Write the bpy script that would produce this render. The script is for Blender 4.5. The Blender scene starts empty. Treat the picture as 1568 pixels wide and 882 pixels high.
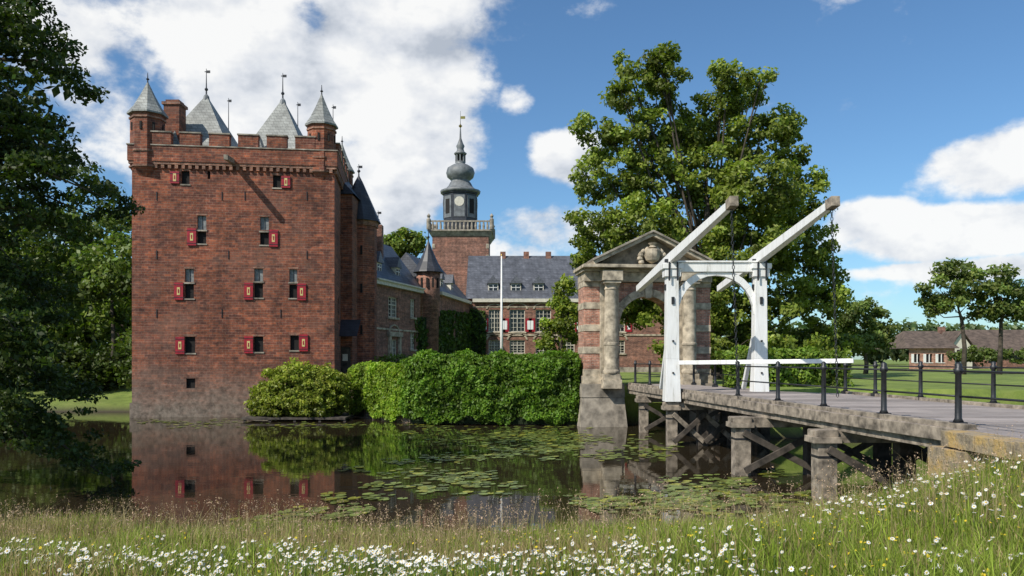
import bpy, math, random
import numpy as np
from mathutils import Vector, Matrix, noise as mnoise
random.seed(7); rng=np.random.default_rng(7)
F=1220.0; EYE=3.0
# survey helpers: bearing/elevation (in 1568-wide units) + real distance -> metres
def PX(u,Y): return (u-784)*Y/F
def PZ(v,Y): return EYE+(550-v)*Y/F
sc=bpy.context.scene
COL=sc.collection
# ------------------------------------------------------------------ materials
def newmat(name):
    m=bpy.data.materials.new(name); m.use_nodes=True
    nt=m.node_tree; b=nt.nodes["Principled BSDF"]
    return m,nt,b
def N(nt,t,**k):
    n=nt.nodes.new(t)
    for a,v in k.items(): setattr(n,a,v)
    return n
def noise(nt,vec,scale,detail=4,rough=.55):
    n=N(nt,'ShaderNodeTexNoise'); n.inputs['Scale'].default_value=scale
    n.inputs['Detail'].default_value=detail; n.inputs['Roughness'].default_value=rough
    if vec is not None: nt.links.new(vec,n.inputs['Vector'])
    return n.outputs['Fac']
def ramp(nt,fac,stops):
    r=N(nt,'ShaderNodeValToRGB'); e=r.color_ramp.elements
    while len(e)<len(stops): e.new(.5)
    for i,(p,c) in enumerate(stops):
        e[i].position=p; e[i].color=(*c,1) if len(c)==3 else c
    nt.links.new(fac,r.inputs['Fac']); return r.outputs['Color']
def mix(nt,a,b,fac,mode='MIX'):
    m=N(nt,'ShaderNodeMix',data_type='RGBA',blend_type=mode)
    for s,x in ((m.inputs[0],fac),(m.inputs[6],a),(m.inputs[7],b)):
        if isinstance(x,bpy.types.NodeSocket): nt.links.new(x,s)
        elif isinstance(x,(int,float)): s.default_value=x
        else: s.default_value=(*x,1)
    return m.outputs[2]
def bump(nt,b,h,strength=.3,dist=.02):
    n=N(nt,'ShaderNodeBump'); n.inputs['Strength'].default_value=strength; n.inputs['Distance'].default_value=dist
    nt.links.new(h,n.inputs['Height']); nt.links.new(n.outputs[0],b.inputs['Normal'])
def objvec(nt): return N(nt,'ShaderNodeTexCoord').outputs['Object']
def g(v): return (v,v,v)
def simple(name,c,rough=.7,var=.25,scale=3,metal=0,bs=.15,bscale=30):
    m,nt,b=newmat(name); v=objvec(nt)
    f=noise(nt,v,scale,5)
    col=mix(nt,c,ramp(nt,f,[(.3,g(max(0,1-var*1.5))),(.7,g(1+var))]),1.0,'MULTIPLY')
    nt.links.new(col,b.inputs['Base Color']); b.inputs['Roughness'].default_value=rough; b.inputs['Metallic'].default_value=metal
    bump(nt,b,noise(nt,v,bscale,3),bs,.01); return m
def wallvec(nt):
    v=objvec(nt); s=N(nt,'ShaderNodeSeparateXYZ'); nt.links.new(v,s.inputs[0])
    a=N(nt,'ShaderNodeMath',operation='ADD'); nt.links.new(s.outputs[0],a.inputs[0]); nt.links.new(s.outputs[1],a.inputs[1])
    c=N(nt,'ShaderNodeCombineXYZ'); nt.links.new(a.outputs[0],c.inputs[0]); nt.links.new(s.outputs[2],c.inputs[1])
    return v,c.outputs[0],s.outputs[2]
def brickmat(name,c1,c2,mortar,bw=.24,rh=.085,stain=.5,waterline=False):
    m,nt,b=newmat(name); v,w,z=wallvec(nt)
    br=N(nt,'ShaderNodeTexBrick'); nt.links.new(w,br.inputs['Vector'])
    br.inputs['Scale'].default_value=1; br.inputs['Brick Width'].default_value=bw; br.inputs['Row Height'].default_value=rh
    br.inputs['Mortar Size'].default_value=.012; br.inputs['Mortar Smooth'].default_value=.3
    br.inputs['Color1'].default_value=(*c1,1); br.inputs['Color2'].default_value=(*c2,1); br.inputs['Mortar'].default_value=(*mortar,1)
    f1=noise(nt,v,.55,8,.65); f2=noise(nt,v,4,5,.75)
    col=mix(nt,br.outputs['Color'],ramp(nt,f1,[(.3,g(1-stain)),(.5,g(1)),(.72,(1.3,1.15,1.05))]),1.0,'MULTIPLY')
    col=mix(nt,col,ramp(nt,f2,[(.3,g(.42)),(.5,g(1)),(.7,g(1.6))]),1.0,'MULTIPLY')
    mp=N(nt,'ShaderNodeMapping'); mp.inputs['Scale'].default_value=(.3,.3,4); nt.links.new(v,mp.inputs[0])
    col=mix(nt,col,ramp(nt,noise(nt,mp.outputs[0],1.6,6,.7),[(.35,g(.62)),(.65,g(1.3))]),1.0,'MULTIPLY')
    mp2=N(nt,'ShaderNodeMapping'); mp2.inputs['Scale'].default_value=(2.2,2.2,.12); nt.links.new(v,mp2.inputs[0])
    col=mix(nt,col,ramp(nt,noise(nt,mp2.outputs[0],1.2,5,.6),[(.35,g(.78)),(.65,g(1.1))]),1.0,'MULTIPLY')
    if waterline:
        col=mix(nt,col,(.19,.11,.08),ramp(nt,noise(nt,v,.28,7,.75),[(.5,g(0)),(.66,g(.55))]))
        mr=N(nt,'ShaderNodeMapRange'); mr.inputs[1].default_value=3.0; mr.inputs[2].default_value=.3; nt.links.new(z,mr.inputs[0])
        mu=N(nt,'ShaderNodeMath',operation='MULTIPLY'); nt.links.new(mr.outputs[0],mu.inputs[0]); nt.links.new(f1,mu.inputs[1])
        mu2=N(nt,'ShaderNodeMath',operation='MULTIPLY'); nt.links.new(mu.outputs[0],mu2.inputs[0]); mu2.inputs[1].default_value=1.7; mu2.use_clamp=True
        col=mix(nt,col,ramp(nt,f2,[(.35,(.10,.08,.06)),(.6,(.25,.20,.155))]),mu2.outputs[0])
    nt.links.new(col,b.inputs['Base Color']); b.inputs['Roughness'].default_value=.9
    bump(nt,b,f2,.6,.05); return m
M={}
M['keepbrick']=brickmat('keep_brick',(.30,.09,.042),(.135,.044,.03),(.22,.135,.095),.36,.13,.5,True)
M['brick']=brickmat('wing_brick',(.30,.12,.075),(.19,.075,.052),(.26,.2,.16),.25,.085,.3)
M['trimbrick']=brickmat('parapet_brick',(.30,.13,.08),(.2,.088,.06),(.26,.2,.15),.25,.085,.3)
M['gatebrick']=brickmat('gate_brick',(.46,.20,.13),(.36,.15,.1),(.38,.31,.25),.22,.07,.25)
M['quaybrick']=brickmat('quay_brick',(.2,.13,.09),(.13,.09,.065),(.2,.18,.15),.22,.07,.5)
def slatemat(name,c,rough=.45):
    m,nt,b=newmat(name); v,w,z=wallvec(nt)
    br=N(nt,'ShaderNodeTexBrick'); nt.links.new(w,br.inputs['Vector']); br.inputs['Scale'].default_value=1
    br.inputs['Brick Width'].default_value=.3; br.inputs['Row Height'].default_value=.18; br.inputs['Mortar Size'].default_value=.012
    br.inputs['Color1'].default_value=(*[x*1.15 for x in c],1); br.inputs['Color2'].default_value=(*[x*.8 for x in c],1); br.inputs['Mortar'].default_value=(*[x*.45 for x in c],1)
    col=mix(nt,br.outputs['Color'],ramp(nt,noise(nt,v,1.5,7,.65),[(.3,g(.6)),(.7,g(1.4))]),1.0,'MULTIPLY')
    nt.links.new(col,b.inputs['Base Color']); b.inputs['Roughness'].default_value=rough
    bump(nt,b,br.outputs['Fac'],-.4,.02); return m
M['slate']=slatemat('roof_slate',(.10,.105,.12))
M['slatelight']=slatemat('roof_slate_sunlit',(.25,.255,.235),.6)  # paler slate: sunlight on the keep roofs is put into the colour
M['slatedark']=slatemat('roof_slate_dark',(.035,.037,.045),.5)
M['thatch']=simple('thatch',(.11,.08,.062),.95,.35,2,bs=.6)
M['stone']=simple('sandstone',(.43,.365,.27),.85,.42,3.5,bs=.5,bscale=18)
M['stonegrey']=simple('grey_stone',(.31,.27,.215),.85,.42,2.5,bs=.6,bscale=14)
M['lead']=simple('lead_cladding',(.16,.17,.175),.55,.3,2)
def whitemat():
    m,nt,b=newmat('white_paint'); v=objvec(nt)
    mp=N(nt,'ShaderNodeMapping'); mp.inputs['Scale'].default_value=(5,5,.7); nt.links.new(v,mp.inputs[0])
    col=ramp(nt,noise(nt,mp.outputs[0],1.5,7,.65),[(.28,(.5,.49,.44)),(.42,(.74,.735,.71)),(.6,(.82,.82,.80))])
    nt.links.new(col,b.inputs['Base Color']); b.inputs['Roughness'].default_value=.45; bump(nt,b,noise(nt,mp.outputs[0],6,4),.15,.01); return m
M['white']=whitemat()
M['cream']=simple('cream_paint',(.62,.58,.48),.5,.12,5,bs=.08)
M['red']=simple('shutter_red',(.33,.012,.025),.5,.25,6)
M['yellow']=simple('shutter_yellow',(.62,.5,.2),.5,.15,6)
M['iron']=simple('black_iron',(.022,.023,.026),.45,.3,9,bs=.2)
M['gold']=simple('gilt',(.6,.4,.1),.3,.1,5,1)
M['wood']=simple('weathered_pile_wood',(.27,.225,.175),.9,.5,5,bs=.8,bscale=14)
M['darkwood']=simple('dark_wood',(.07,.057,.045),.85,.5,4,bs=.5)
def deckmat():
    m,nt,b=newmat('deck_planks'); v=objvec(nt)
    at=N(nt,'ShaderNodeAttribute',attribute_name='Col')
    mp=N(nt,'ShaderNodeMapping'); mp.inputs['Scale'].default_value=(1,14,1); nt.links.new(v,mp.inputs[0])
    col=mix(nt,at.outputs['Color'],ramp(nt,noise(nt,mp.outputs[0],1.5,6,.65),[(.3,g(.7)),(.7,g(1.25))]),1.0,'MULTIPLY')
    col=mix(nt,col,ramp(nt,noise(nt,v,.9,6,.65),[(.35,g(.8)),(.65,g(1.12))]),1.0,'MULTIPLY')
    nt.links.new(col,b.inputs['Base Color']); b.inputs['Roughness'].default_value=.85
    bump(nt,b,noise(nt,mp.outputs[0],6,3),.4,.01); return m
M['deck']=deckmat()
def lichen():
    m,nt,b=newmat('lichen_stone'); v=objvec(nt)
    col=ramp(nt,noise(nt,v,2.6,8,.68),[(.32,(.12,.1,.075)),(.46,(.30,.24,.16)),(.6,(.42,.28,.10)),(.75,(.36,.33,.25))])
    nt.links.new(col,b.inputs['Base Color']); b.inputs['Roughness'].default_value=.95; bump(nt,b,noise(nt,v,12,5),.8,.04); return m
M['lichen']=lichen()
def glassmat():
    m,nt,b=newmat('window_glass'); b.inputs['Base Color'].default_value=(.012,.014,.017,1); b.inputs['Roughness'].default_value=.12
    v=objvec(nt); bump(nt,b,noise(nt,v,1.5,2),.15,.03); return m
M['glass']=glassmat()
M['dark']=simple('dark_interior',(.012,.01,.009),.9,.1)
M['greyglass']=simple('leaded_glass',(.24,.25,.24),.4,.3,8)
def leafmat(name,trans=.3,rough=.5,tc=(1.15,1.4,.5)):
    m,nt,b=newmat(name)
    at=N(nt,'ShaderNodeAttribute',attribute_name='Col')
    nt.links.new(at.outputs['Color'],b.inputs['Base Color']); b.inputs['Roughness'].default_value=rough
    b.inputs['Specular IOR Level'].default_value=.3
    t=N(nt,'ShaderNodeBsdfTranslucent')
    c=mix(nt,at.outputs['Color'],tc,1.0,'MULTIPLY'); nt.links.new(c,t.inputs[0])
    ms=N(nt,'ShaderNodeMixShader'); ms.inputs[0].default_value=trans
    nt.links.new(b.outputs[0],ms.inputs[1]); nt.links.new(t.outputs[0],ms.inputs[2])
    nt.links.new(ms.outputs[0],nt.nodes['Material Output'].inputs[0]); return m
M['leaf']=leafmat('leaf',.33); M['grass']=leafmat('grass_blade',.3,.6,(1.3,1.4,.6))
M['petal']=leafmat('flower_petal',.12,.7,(1,1,.9))
M['pad']=leafmat('lily_pad',.05,.35)
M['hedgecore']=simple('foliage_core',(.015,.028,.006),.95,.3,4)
M['bark']=simple('bark',(.075,.06,.045),.95,.45,3,bs=1,bscale=10)
def groundmat():
    m,nt,b=newmat('ground_grass'); v=objvec(nt)
    s=N(nt,'ShaderNodeSeparateXYZ'); nt.links.new(v,s.inputs[0])
    c=ramp(nt,noise(nt,v,1.2,8,.65),[(.3,(.09,.13,.02)),(.5,(.165,.225,.035)),(.7,(.23,.275,.06))])
    c=mix(nt,c,ramp(nt,noise(nt,v,.12,5,.6),[(.35,g(.75)),(.65,g(1.2))]),1.0,'MULTIPLY')
    mr=N(nt,'ShaderNodeMapRange'); mr.inputs[1].default_value=.5; mr.inputs[2].default_value=.0; nt.links.new(s.outputs[2],mr.inputs[0])
    c=mix(nt,c,(.045,.035,.022),mr.outputs[0])
    nt.links.new(c,b.inputs['Base Color']); b.inputs['Roughness'].default_value=.95
    bump(nt,b,noise(nt,v,14,5,.7),.8,.06); return m
M['ground']=groundmat()
def watermat():
    m,nt,b=newmat('moat_water'); v=objvec(nt)
    b.inputs['Base Color'].default_value=(.028,.021,.012,1); b.inputs['Roughness'].default_value=.015; b.inputs['IOR'].default_value=1.48
    mp=N(nt,'ShaderNodeMapping'); mp.inputs['Scale'].default_value=(1,1.6,1); nt.links.new(v,mp.inputs[0])
    bump(nt,b,noise(nt,mp.outputs[0],1.6,4,.5),.06,.03); return m
M['water']=watermat()
# ------------------------------------------------------------------ builders
def rawmesh(name,vs,fs,mat,parent=None,cols=None,smooth=False):
    vs=np.asarray(vs,dtype=np.float32); fs=np.asarray(fs,dtype=np.int32); k=fs.shape[1]
    me=bpy.data.meshes.new(name); me.vertices.add(len(vs)); me.vertices.foreach_set('co',vs.ravel())
    me.loops.add(fs.size); me.loops.foreach_set('vertex_index',fs.ravel())
    me.polygons.add(len(fs)); me.polygons.foreach_set('loop_start',np.arange(0,fs.size,k,dtype=np.int32))
    me.polygons.foreach_set('loop_total',np.full(len(fs),k,dtype=np.int32))
    if cols is not None:
        a=me.color_attributes.new('Col','FLOAT_COLOR','POINT')
        c=np.ones((len(vs),4),dtype=np.float32); c[:,:3]=cols; a.data.foreach_set('color',c.ravel())
    me.update(calc_edges=True); me.validate(); me.materials.append(M[mat])
    if smooth: me.polygons.foreach_set('use_smooth',np.ones(len(fs),dtype=bool))
    o=bpy.data.objects.new(name,me); COL.objects.link(o)
    if parent: o.parent=parent
    return o
def empty(name):
    e=bpy.data.objects.new(name,None); COL.objects.link(e); e.empty_display_size=.3; return e
class Grp:
    def __init__(s,name,loc=(0,0,0),rot=0,bevel=0):
        s.e=empty(name); s.p={}; s.bevel=bevel
        s.T=Matrix.Translation(loc)@Matrix.Rotation(rot,4,'Z')
    def add(s,pn,mat,vs,fs,smooth=False,col=None):
        d=s.p.setdefault((pn,mat),[[],[],[],[]])
        b=len(d[0]); d[0]+= [tuple(s.T@Vector(v)) for v in vs]
        d[1]+= [[i+b for i in f] for f in fs]; d[2]+=[smooth]*len(fs); d[3]+=[col or (1,1,1)]*len(vs)
    def hexa(s,pn,mat,c,col=None):
        s.add(pn,mat,c,[(3,2,1,0),(4,5,6,7),(0,1,5,4),(1,2,6,5),(2,3,7,6),(3,0,4,7)],col=col)
    def box(s,pn,mat,x0,x1,y0,y1,z0,z1,col=None):
        s.hexa(pn,mat,[(x0,y0,z0),(x1,y0,z0),(x1,y1,z0),(x0,y1,z0),(x0,y0,z1),(x1,y0,z1),(x1,y1,z1),(x0,y1,z1)],col)
    def frust(s,pn,mat,cx,cy,hx0,hy0,hx1,hy1,z0,z1):
        s.hexa(pn,mat,[(cx-hx0,cy-hy0,z0),(cx+hx0,cy-hy0,z0),(cx+hx0,cy+hy0,z0),(cx-hx0,cy+hy0,z0),(cx-hx1,cy-hy1,z1),(cx+hx1,cy-hy1,z1),(cx+hx1,cy+hy1,z1),(cx-hx1,cy+hy1,z1)])
    def lathe(s,pn,mat,cx,cy,prof,n=16,smooth=False,rot=0):
        vs=[];fs=[]
        for r,z in prof:
            for i in range(n):
                a=2*math.pi*(i+rot)/n; vs.append((cx+r*math.cos(a),cy+r*math.sin(a),z))
        for j in range(len(prof)-1):
            for i in range(n):
                k=(i+1)%n; fs.append((j*n+i,j*n+k,(j+1)*n+k,(j+1)*n+i))
        fs.append(tuple(range(n-1,-1,-1))); fs.append(tuple((len(prof)-1)*n+i for i in range(n)))
        s.add(pn,mat,vs,fs,smooth)
    def beam(s,pn,mat,p,q,w,h=None,w2=None,h2=None):
        h=h or w; w2=w2 or w; h2=h2 or h
        p=Vector(p);q=Vector(q); d=(q-p).normalized()
        sd=d.cross(Vector((0,0,1)))
        if sd.length<1e-3: sd=Vector((1,0,0))
        sd.normalize(); up=sd.cross(d)
        c=[]
        for P,W,Hh in ((p,w,h),(q,w2,h2)):
            c.append([P-sd*W/2-up*Hh/2,P+sd*W/2-up*Hh/2,P+sd*W/2+up*Hh/2,P-sd*W/2+up*Hh/2])
        vs=c[0]+c[1]
        s.add(pn,mat,vs,[(0,1,2,3),(7,6,5,4),(0,4,5,1),(1,5,6,2),(2,6,7,3),(3,7,4,0)])
    def tube(s,pn,mat,pts,rad,n=7,smooth=True):
        pts=[Vector(p) for p in pts]; vs=[];fs=[]
        for i,p in enumerate(pts):
            d=(pts[min(i+1,len(pts)-1)]-pts[max(i-1,0)]).normalized()
            a=d.orthogonal() if abs(d.z)<.95 else Vector((1,0,0)); a=(a-d*a.dot(d)).normalized(); b=d.cross(a)
            r=rad[i] if hasattr(rad,'__len__') else rad
            for k in range(n):
                t=2*math.pi*k/n; vs.append(p+a*r*math.cos(t)+b*r*math.sin(t))
        for i in range(len(pts)-1):
            for k in range(n):
                l=(k+1)%n; fs.append((i*n+k,i*n+l,(i+1)*n+l,(i+1)*n+k))
        fs.append(tuple(range(n-1,-1,-1))); fs.append(tuple((len(pts)-1)*n+k for k in range(n)))
        s.add(pn,mat,vs,fs,smooth)
    def wbox(s,pn,mat,o,d,a0,a1,z0,z1,e0,e1):
        n=(d[1],-d[0])
        def P(a,e,z): return (o[0]+d[0]*a+n[0]*e,o[1]+d[1]*a+n[1]*e,z)
        s.hexa(pn,mat,[P(a0,e1,z0),P(a1,e1,z0),P(a1,e0,z0),P(a0,e0,z0),P(a0,e1,z1),P(a1,e1,z1),P(a1,e0,z1),P(a0,e0,z1)])
    def wall(s,pn,mat,o,d,L,z0,z1,holes,depth=.25,pane='dark'):
        n=(d[1],-d[0])
        def P(a,z,e=0): return (o[0]+d[0]*a+n[0]*e,o[1]+d[1]*a+n[1]*e,z)
        xs=sorted({0,L}|{h[0] for h in holes}|{h[1] for h in holes}); zs=sorted({z0,z1}|{h[2] for h in holes}|{h[3] for h in holes})
        for i in range(len(xs)-1):
            for j in range(len(zs)-1):
                ca=(xs[i]+xs[i+1])/2; cz=(zs[j]+zs[j+1])/2
                if any(h[0]<ca<h[1] and h[2]<cz<h[3] for h in holes): continue
                s.add(pn,mat,[P(xs[i],zs[j]),P(xs[i+1],zs[j]),P(xs[i+1],zs[j+1]),P(xs[i],zs[j+1])],[(0,1,2,3)])
        for h in holes:
            a0,a1,b0,b1=h[:4]; pm=h[4] if len(h)>4 else pane
            q=[(a0,b0),(a1,b0),(a1,b1),(a0,b1)]
            for k in range(4):
                m=q[k]; r=q[(k+1)%4]
                s.add(pn,mat,[P(*r),P(*m),P(*m,-depth),P(*r,-depth)],[(0,1,2,3)])
            s.add('window_panes',pm,[P(a0,b0,-depth),P(a1,b0,-depth),P(a1,b1,-depth),P(a0,b1,-depth)],[(0,1,2,3)])
    def done(s):
        for (pn,mat),(vs,fs,sm,cl) in s.p.items():
            me=bpy.data.meshes.new(pn); me.from_pydata(vs,[],fs); me.materials.append(M[mat])
            me.polygons.foreach_set('use_smooth',sm)
            if mat=='deck':
                a=me.color_attributes.new('Col','FLOAT_COLOR','POINT')
                c=np.ones((len(vs),4),dtype=np.float32); c[:,:3]=cl; a.data.foreach_set('color',c.ravel())
            o=bpy.data.objects.new(pn,me); COL.objects.link(o); o.parent=s.e
            if s.bevel:
                b=o.modifiers.new('bevel','BEVEL'); b.width=s.bevel; b.segments=2; b.limit_method='ANGLE'
        return s.e
def on_wall(o,d,u,v=550):
    k=(u-784)/F; a=(k*o[1]-o[0])/(d[0]-k*d[1]); Y=o[1]+a*d[1]
    return a,PZ(v,Y)
def unit(a,b): 
    L=math.hypot(b[0]-a[0],b[1]-a[1]); return ((b[0]-a[0])/L,(b[1]-a[1])/L),L
# foliage
def leaves(name,pts,size,cols,parent=None,out=None,mat='leaf',aspect=.6,upb=.35):
    n=len(pts); nr=rng.normal(size=(n,3))*.7
    if out is not None: nr+=out*.8
    nr[:,2]+=upb; nr/=np.linalg.norm(nr,axis=1)[:,None]
    t=np.cross(nr,rng.normal(size=(n,3))); t/=np.linalg.norm(t,axis=1)[:,None]; b=np.cross(nr,t)
    s=(size*rng.uniform(.6,1.3,n))[:,None]
    v=np.stack([pts-t*s,pts-b*s*aspect,pts+t*s,pts+b*s*aspect],1).reshape(-1,3)
    f=np.arange(n*4).reshape(-1,4)
    return rawmesh(name,v,f,mat,parent,np.repeat(cols,4,0))
def crown_pts(blobs,cr,per,fill=1.0,drop=.0):
    P=[];O=[];B=[];centers=[]
    for (cx,cy,cz,rx,ry,rz) in blobs:
        area=4*math.pi*((rx*ry+rx*rz+ry*rz)/3); nc=max(3,int(fill*area/(cr*cr*2.6)))
        for _ in range(nc):
            d=rng.normal(size=3); d/=np.linalg.norm(d); k=rng.uniform(.6,1.12)
            c=np.array([cx,cy,cz])+d*np.array([rx,ry,rz])*k
            r=cr*rng.uniform(.45,1.4); m=int(per*(r/cr)**2)
            q=rng.normal(size=(m,3)); q/=np.linalg.norm(q,axis=1)[:,None]; q*=(rng.uniform(0,1,m)**.45)[:,None]
            P.append(c+q*np.array([r,r,r*.75])-np.array([0,0,drop])*rng.uniform(0,1,(m,1))); O.append(q*.6+d*.5)
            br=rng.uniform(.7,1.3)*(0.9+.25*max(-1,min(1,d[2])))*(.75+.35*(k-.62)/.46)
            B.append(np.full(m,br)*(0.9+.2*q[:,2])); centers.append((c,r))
    return np.concatenate(P),np.concatenate(O),np.concatenate(B),centers
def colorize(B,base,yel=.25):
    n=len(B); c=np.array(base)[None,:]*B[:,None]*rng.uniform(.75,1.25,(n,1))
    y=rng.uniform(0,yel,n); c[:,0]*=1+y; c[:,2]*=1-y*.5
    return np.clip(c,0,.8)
def tree(name,base,trunk_r,blobs,cr=.55,per=80,leaf=.14,col=(.075,.12,.025),fill=1.0,fork=None,drop=0,limbs=18,yel=.35,limbk=1.0):
    G=Grp(name); bx,by,bz=base
    P,O,B,cs=crown_pts(blobs,cr,per,fill,drop)
    zs=[b[2] for b in blobs]; fz=fork or (bz+(min(zs)-bz)*.6)
    top=np.mean([[b[0],b[1]] for b in blobs],0); zt=bz+(max(zs)-bz)*.72
    stem=[(bx,by,bz-.3),(bx+.1,by,bz+(fz-bz)*.5),(bx+(top[0]-bx)*.2,by+(top[1]-by)*.2,fz),(bx+(top[0]-bx)*.6,by+(top[1]-by)*.6,(fz+zt)/2),(top[0],top[1],zt)]
    G.tube('trunk','bark',stem,[trunk_r*1.35,trunk_r,trunk_r*.8,trunk_r*.45,trunk_r*.12],9)
    tr=trunk_r*limbk
    for b in blobs:
        t=random.uniform(.1,.6); s0=Vector(stem[2]).lerp(Vector(stem[4]),t*max(0,min(1,(b[2]-fz)/(zt-fz+.01))))
        c=Vector(b[:3]); m=s0.lerp(c,.5)+Vector((random.uniform(-.3,.3),random.uniform(-.3,.3),-.3))
        G.tube('limbs','bark',[s0,m,c,c+Vector((0,0,b[5]*.4))],[tr*.35,tr*.22,tr*.12,.02],6)
        for _ in range(max(2,limbs//len(blobs))):
            d=Vector((random.gauss(0,1),random.gauss(0,1),random.gauss(0,.8))).normalized()
            e=c+Vector((d.x*b[3],d.y*b[4],d.z*b[5]))*.85
            G.tube('limbs','bark',[m.lerp(c,.6),c.lerp(e,.5)+Vector((0,0,.15)),e],[tr*.12,tr*.07,.015],5)
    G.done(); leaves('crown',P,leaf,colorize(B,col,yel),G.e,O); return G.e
def pb(lst,Y,dy=2.0,k=1.0):
    r=[]
    for (u,v,ru,rv) in lst:
        y=Y+random.uniform(-dy,dy); rx=ru*y/F; rz=rv*y/F
        r.append((PX(u,y),y,PZ(v,y),rx,(rx+rz)/2*k,rz))
    return r
# ------------------------------------------------------------------ terrain
NX=[-200,-30,-14,-7,0,3.5,5,7,11,20,200]; NY=[19,18,15.2,14.0,13.2,13.4,14.2,14.4,14,15,18]
FX=[-200,-60,-20,-19,-9.5,-8.3,-4.6,3,3.3,9.2,9.8,25,200]; FY=[46,46,45,43,43,42.2,37.3,36.6,36.6,36.6,30.5,29,34]
def sstep(t): t=np.clip(t,0,1); return t*t*(3-2*t)
def land(x,y):
    x=np.asarray(x,float); y=np.asarray(y,float)
    wob=.25*np.sin(x*1.3)+.15*np.sin(x*3.1+1)
    dn=np.interp(x,NX,NY)+wob*.5-y
    run=np.interp(x,[-14,-7,0,3,6.8],[9.2,8.6,8.,6.6,3.8]); topz=np.interp(x,[-10,0,4,6.5,30],[1.45,1.48,1.48,1.45,1.8])
    t=np.clip(dn/run,0,1)
    zn=np.where(dn>0,topz*t*.97,-.9*sstep(-dn/2.5)-.02)
    zn+=(.04*np.sin(x*2.1+y*1.7)+.03*np.sin(x*4.3-y*3.1))
    road=(x>7.32)&(x<12.2)&(y<12.6); zn=np.where(road,1.6,zn)
    df=y-np.interp(x,FX,FY)
    soft=np.interp(x,[-30,-20,-19,200],[9,9,1.0,1.0])
    zf=-.9+2.75*sstep((df+.5)/soft+.0)
    zf=np.where(x<-19.3,-.9+1.3*sstep((df+1)/2)+1.45*sstep(df/12),zf)
    return np.maximum(zn*(dn>-4)-.9*(dn<=-4),zf)
xs=np.unique(np.concatenate([[-2500,-1500,-900,-500,-300,-200,-130,-90,-60,-45],np.arange(-35,30,.4),[32,36,42,50,65,90,130,200,300,500,900,1500,2500]]))
ys=np.unique(np.concatenate([[-300,-150,-60,-25,-10,-4],np.arange(0,50,.4),[52,56,62,70,80,95,115,150,200,300,500,900,1600,3000]]))
X,Y=np.meshgrid(xs,ys); Z=land(X,Y)
v=np.stack([X,Y,Z],-1).reshape(-1,3); nx=len(xs); ny=len(ys)
i=np.arange(nx-1)[None,:]+nx*np.arange(ny-1)[:,None]
f=np.stack([i,i+1,i+1+nx,i+nx],-1).reshape(-1,4)
rawmesh('ground',v,f,'ground',smooth=True)
rawmesh('water',[(-150,8,0),(150,8,0),(150,60,0),(-150,60,0)],[(0,1,2,3)],'water')
# ------------------------------------------------------------------ castle keep
K=Grp('castle_keep'); KO=(-19.56,41.0); KD,KL=unit(KO,(-9.43,42.3)); KN=(-KD[1],KD[0])
TOP=14.0
def kw(u,v,w,h):
    a,z=on_wall(KO,KD,u,v); s=41.6/F
    return (a-w*s/2,a+w*s/2,z-h*s/2,z+h*s/2)
op=[(284,272,12,20,'dark'),(424,278,12,19,'dark'),(309,341,13,22,'greyglass'),(309,364,13,18,'dark'),(405,343,13,22,'greyglass'),(405,365,13,20,'dark'),
 (290,422,13,21,'greyglass'),(290,446,13,22,'dark'),(396,421,13,20,'greyglass'),(396,445,13,22,'dark'),(449,422,12,20,'greyglass'),(449,446,12,21,'dark'),
 (291,528,15,25,'dark'),(396,527,14,24,'dark'),(451,525,13,23,'dark'),(292,587,13,15,'dark'),(320,268,4,12,'dark')]
holes=[kw(*o[:4])+(o[4],) for o in op]
K.wall('front_wall','keepbrick',KO,KD,KL,-1,TOP,holes,.13)
W=9.0
br=(KO[0]+KD[0]*KL,KO[1]+KD[1]*KL)
K.wall('side_wall','keepbrick',br,KN,W,-1,TOP,[(2,2.6,5,6.4),(5,5.6,5,6.4),(3.5,4.1,9,10.2)],.3)
bb=(br[0]+KN[0]*W,br[1]+KN[1]*W); K.wall('back_wall','keepbrick',bb,(-KD[0],-KD[1]),KL,-1,TOP,[],.3)
bl=(KO[0]+KN[0]*W,KO[1]+KN[1]*W); K.wall('side_wall','keepbrick',bl,(-KN[0],-KN[1]),W,-1,TOP,[(3,3.6,5,6.4),(6,6.6,8,9.4)],.3)
K.wbox('roof_deck','slate',KO,KD,.05,KL-.05,13.2,13.3,-W+.05,-.05)
for h in holes[:-2]:
    K.wbox('sills','stonegrey',KO,KD,h[0]-.05,h[1]+.05,h[2]-.07,h[2],-.1,.04)
    K.wbox('sills','trimbrick',KO,KD,h[0]-.06,h[1]+.06,h[3],h[3]+.1,-.1,.012)
    if h[4]=='greyglass':
        K.wbox('window_bars','iron',KO,KD,(h[0]+h[1])/2-.012,(h[0]+h[1])/2+.012,h[2],h[3],-.12,-.1)
for (u,v_) in [(268,272),(438,279),(294,363),(419,365),(274,446),(381,446),(462,447),(276,529),(381,528),(465,525)]:
    h=kw(u,v_,13,26 if v_>300 else 18); cx=(h[0]+h[1])/2; cz=(h[2]+h[3])/2
    K.wbox('shutters','red',KO,KD,h[0],h[1],h[2],h[3],.02,.08)
    K.wbox('shutters','yellow',KO,KD,cx-.075,cx+.075,cz-.2,cz+.2,.08,.092)
    K.wbox('shutters','red',KO,KD,cx-.03,cx+.03,cz-.1,cz+.1,.092,.1)
    for q in (h[2]+.1,h[3]-.13): K.wbox('shutter_straps','iron',KO,KD,h[0]-.04,h[1]+.04,q,q+.03,.08,.088)
sides=[(KO,KD,KL),(br,KN,W),(bb,(-KD[0],-KD[1]),KL),(bl,(-KN[0],-KN[1]),W)]
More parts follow.
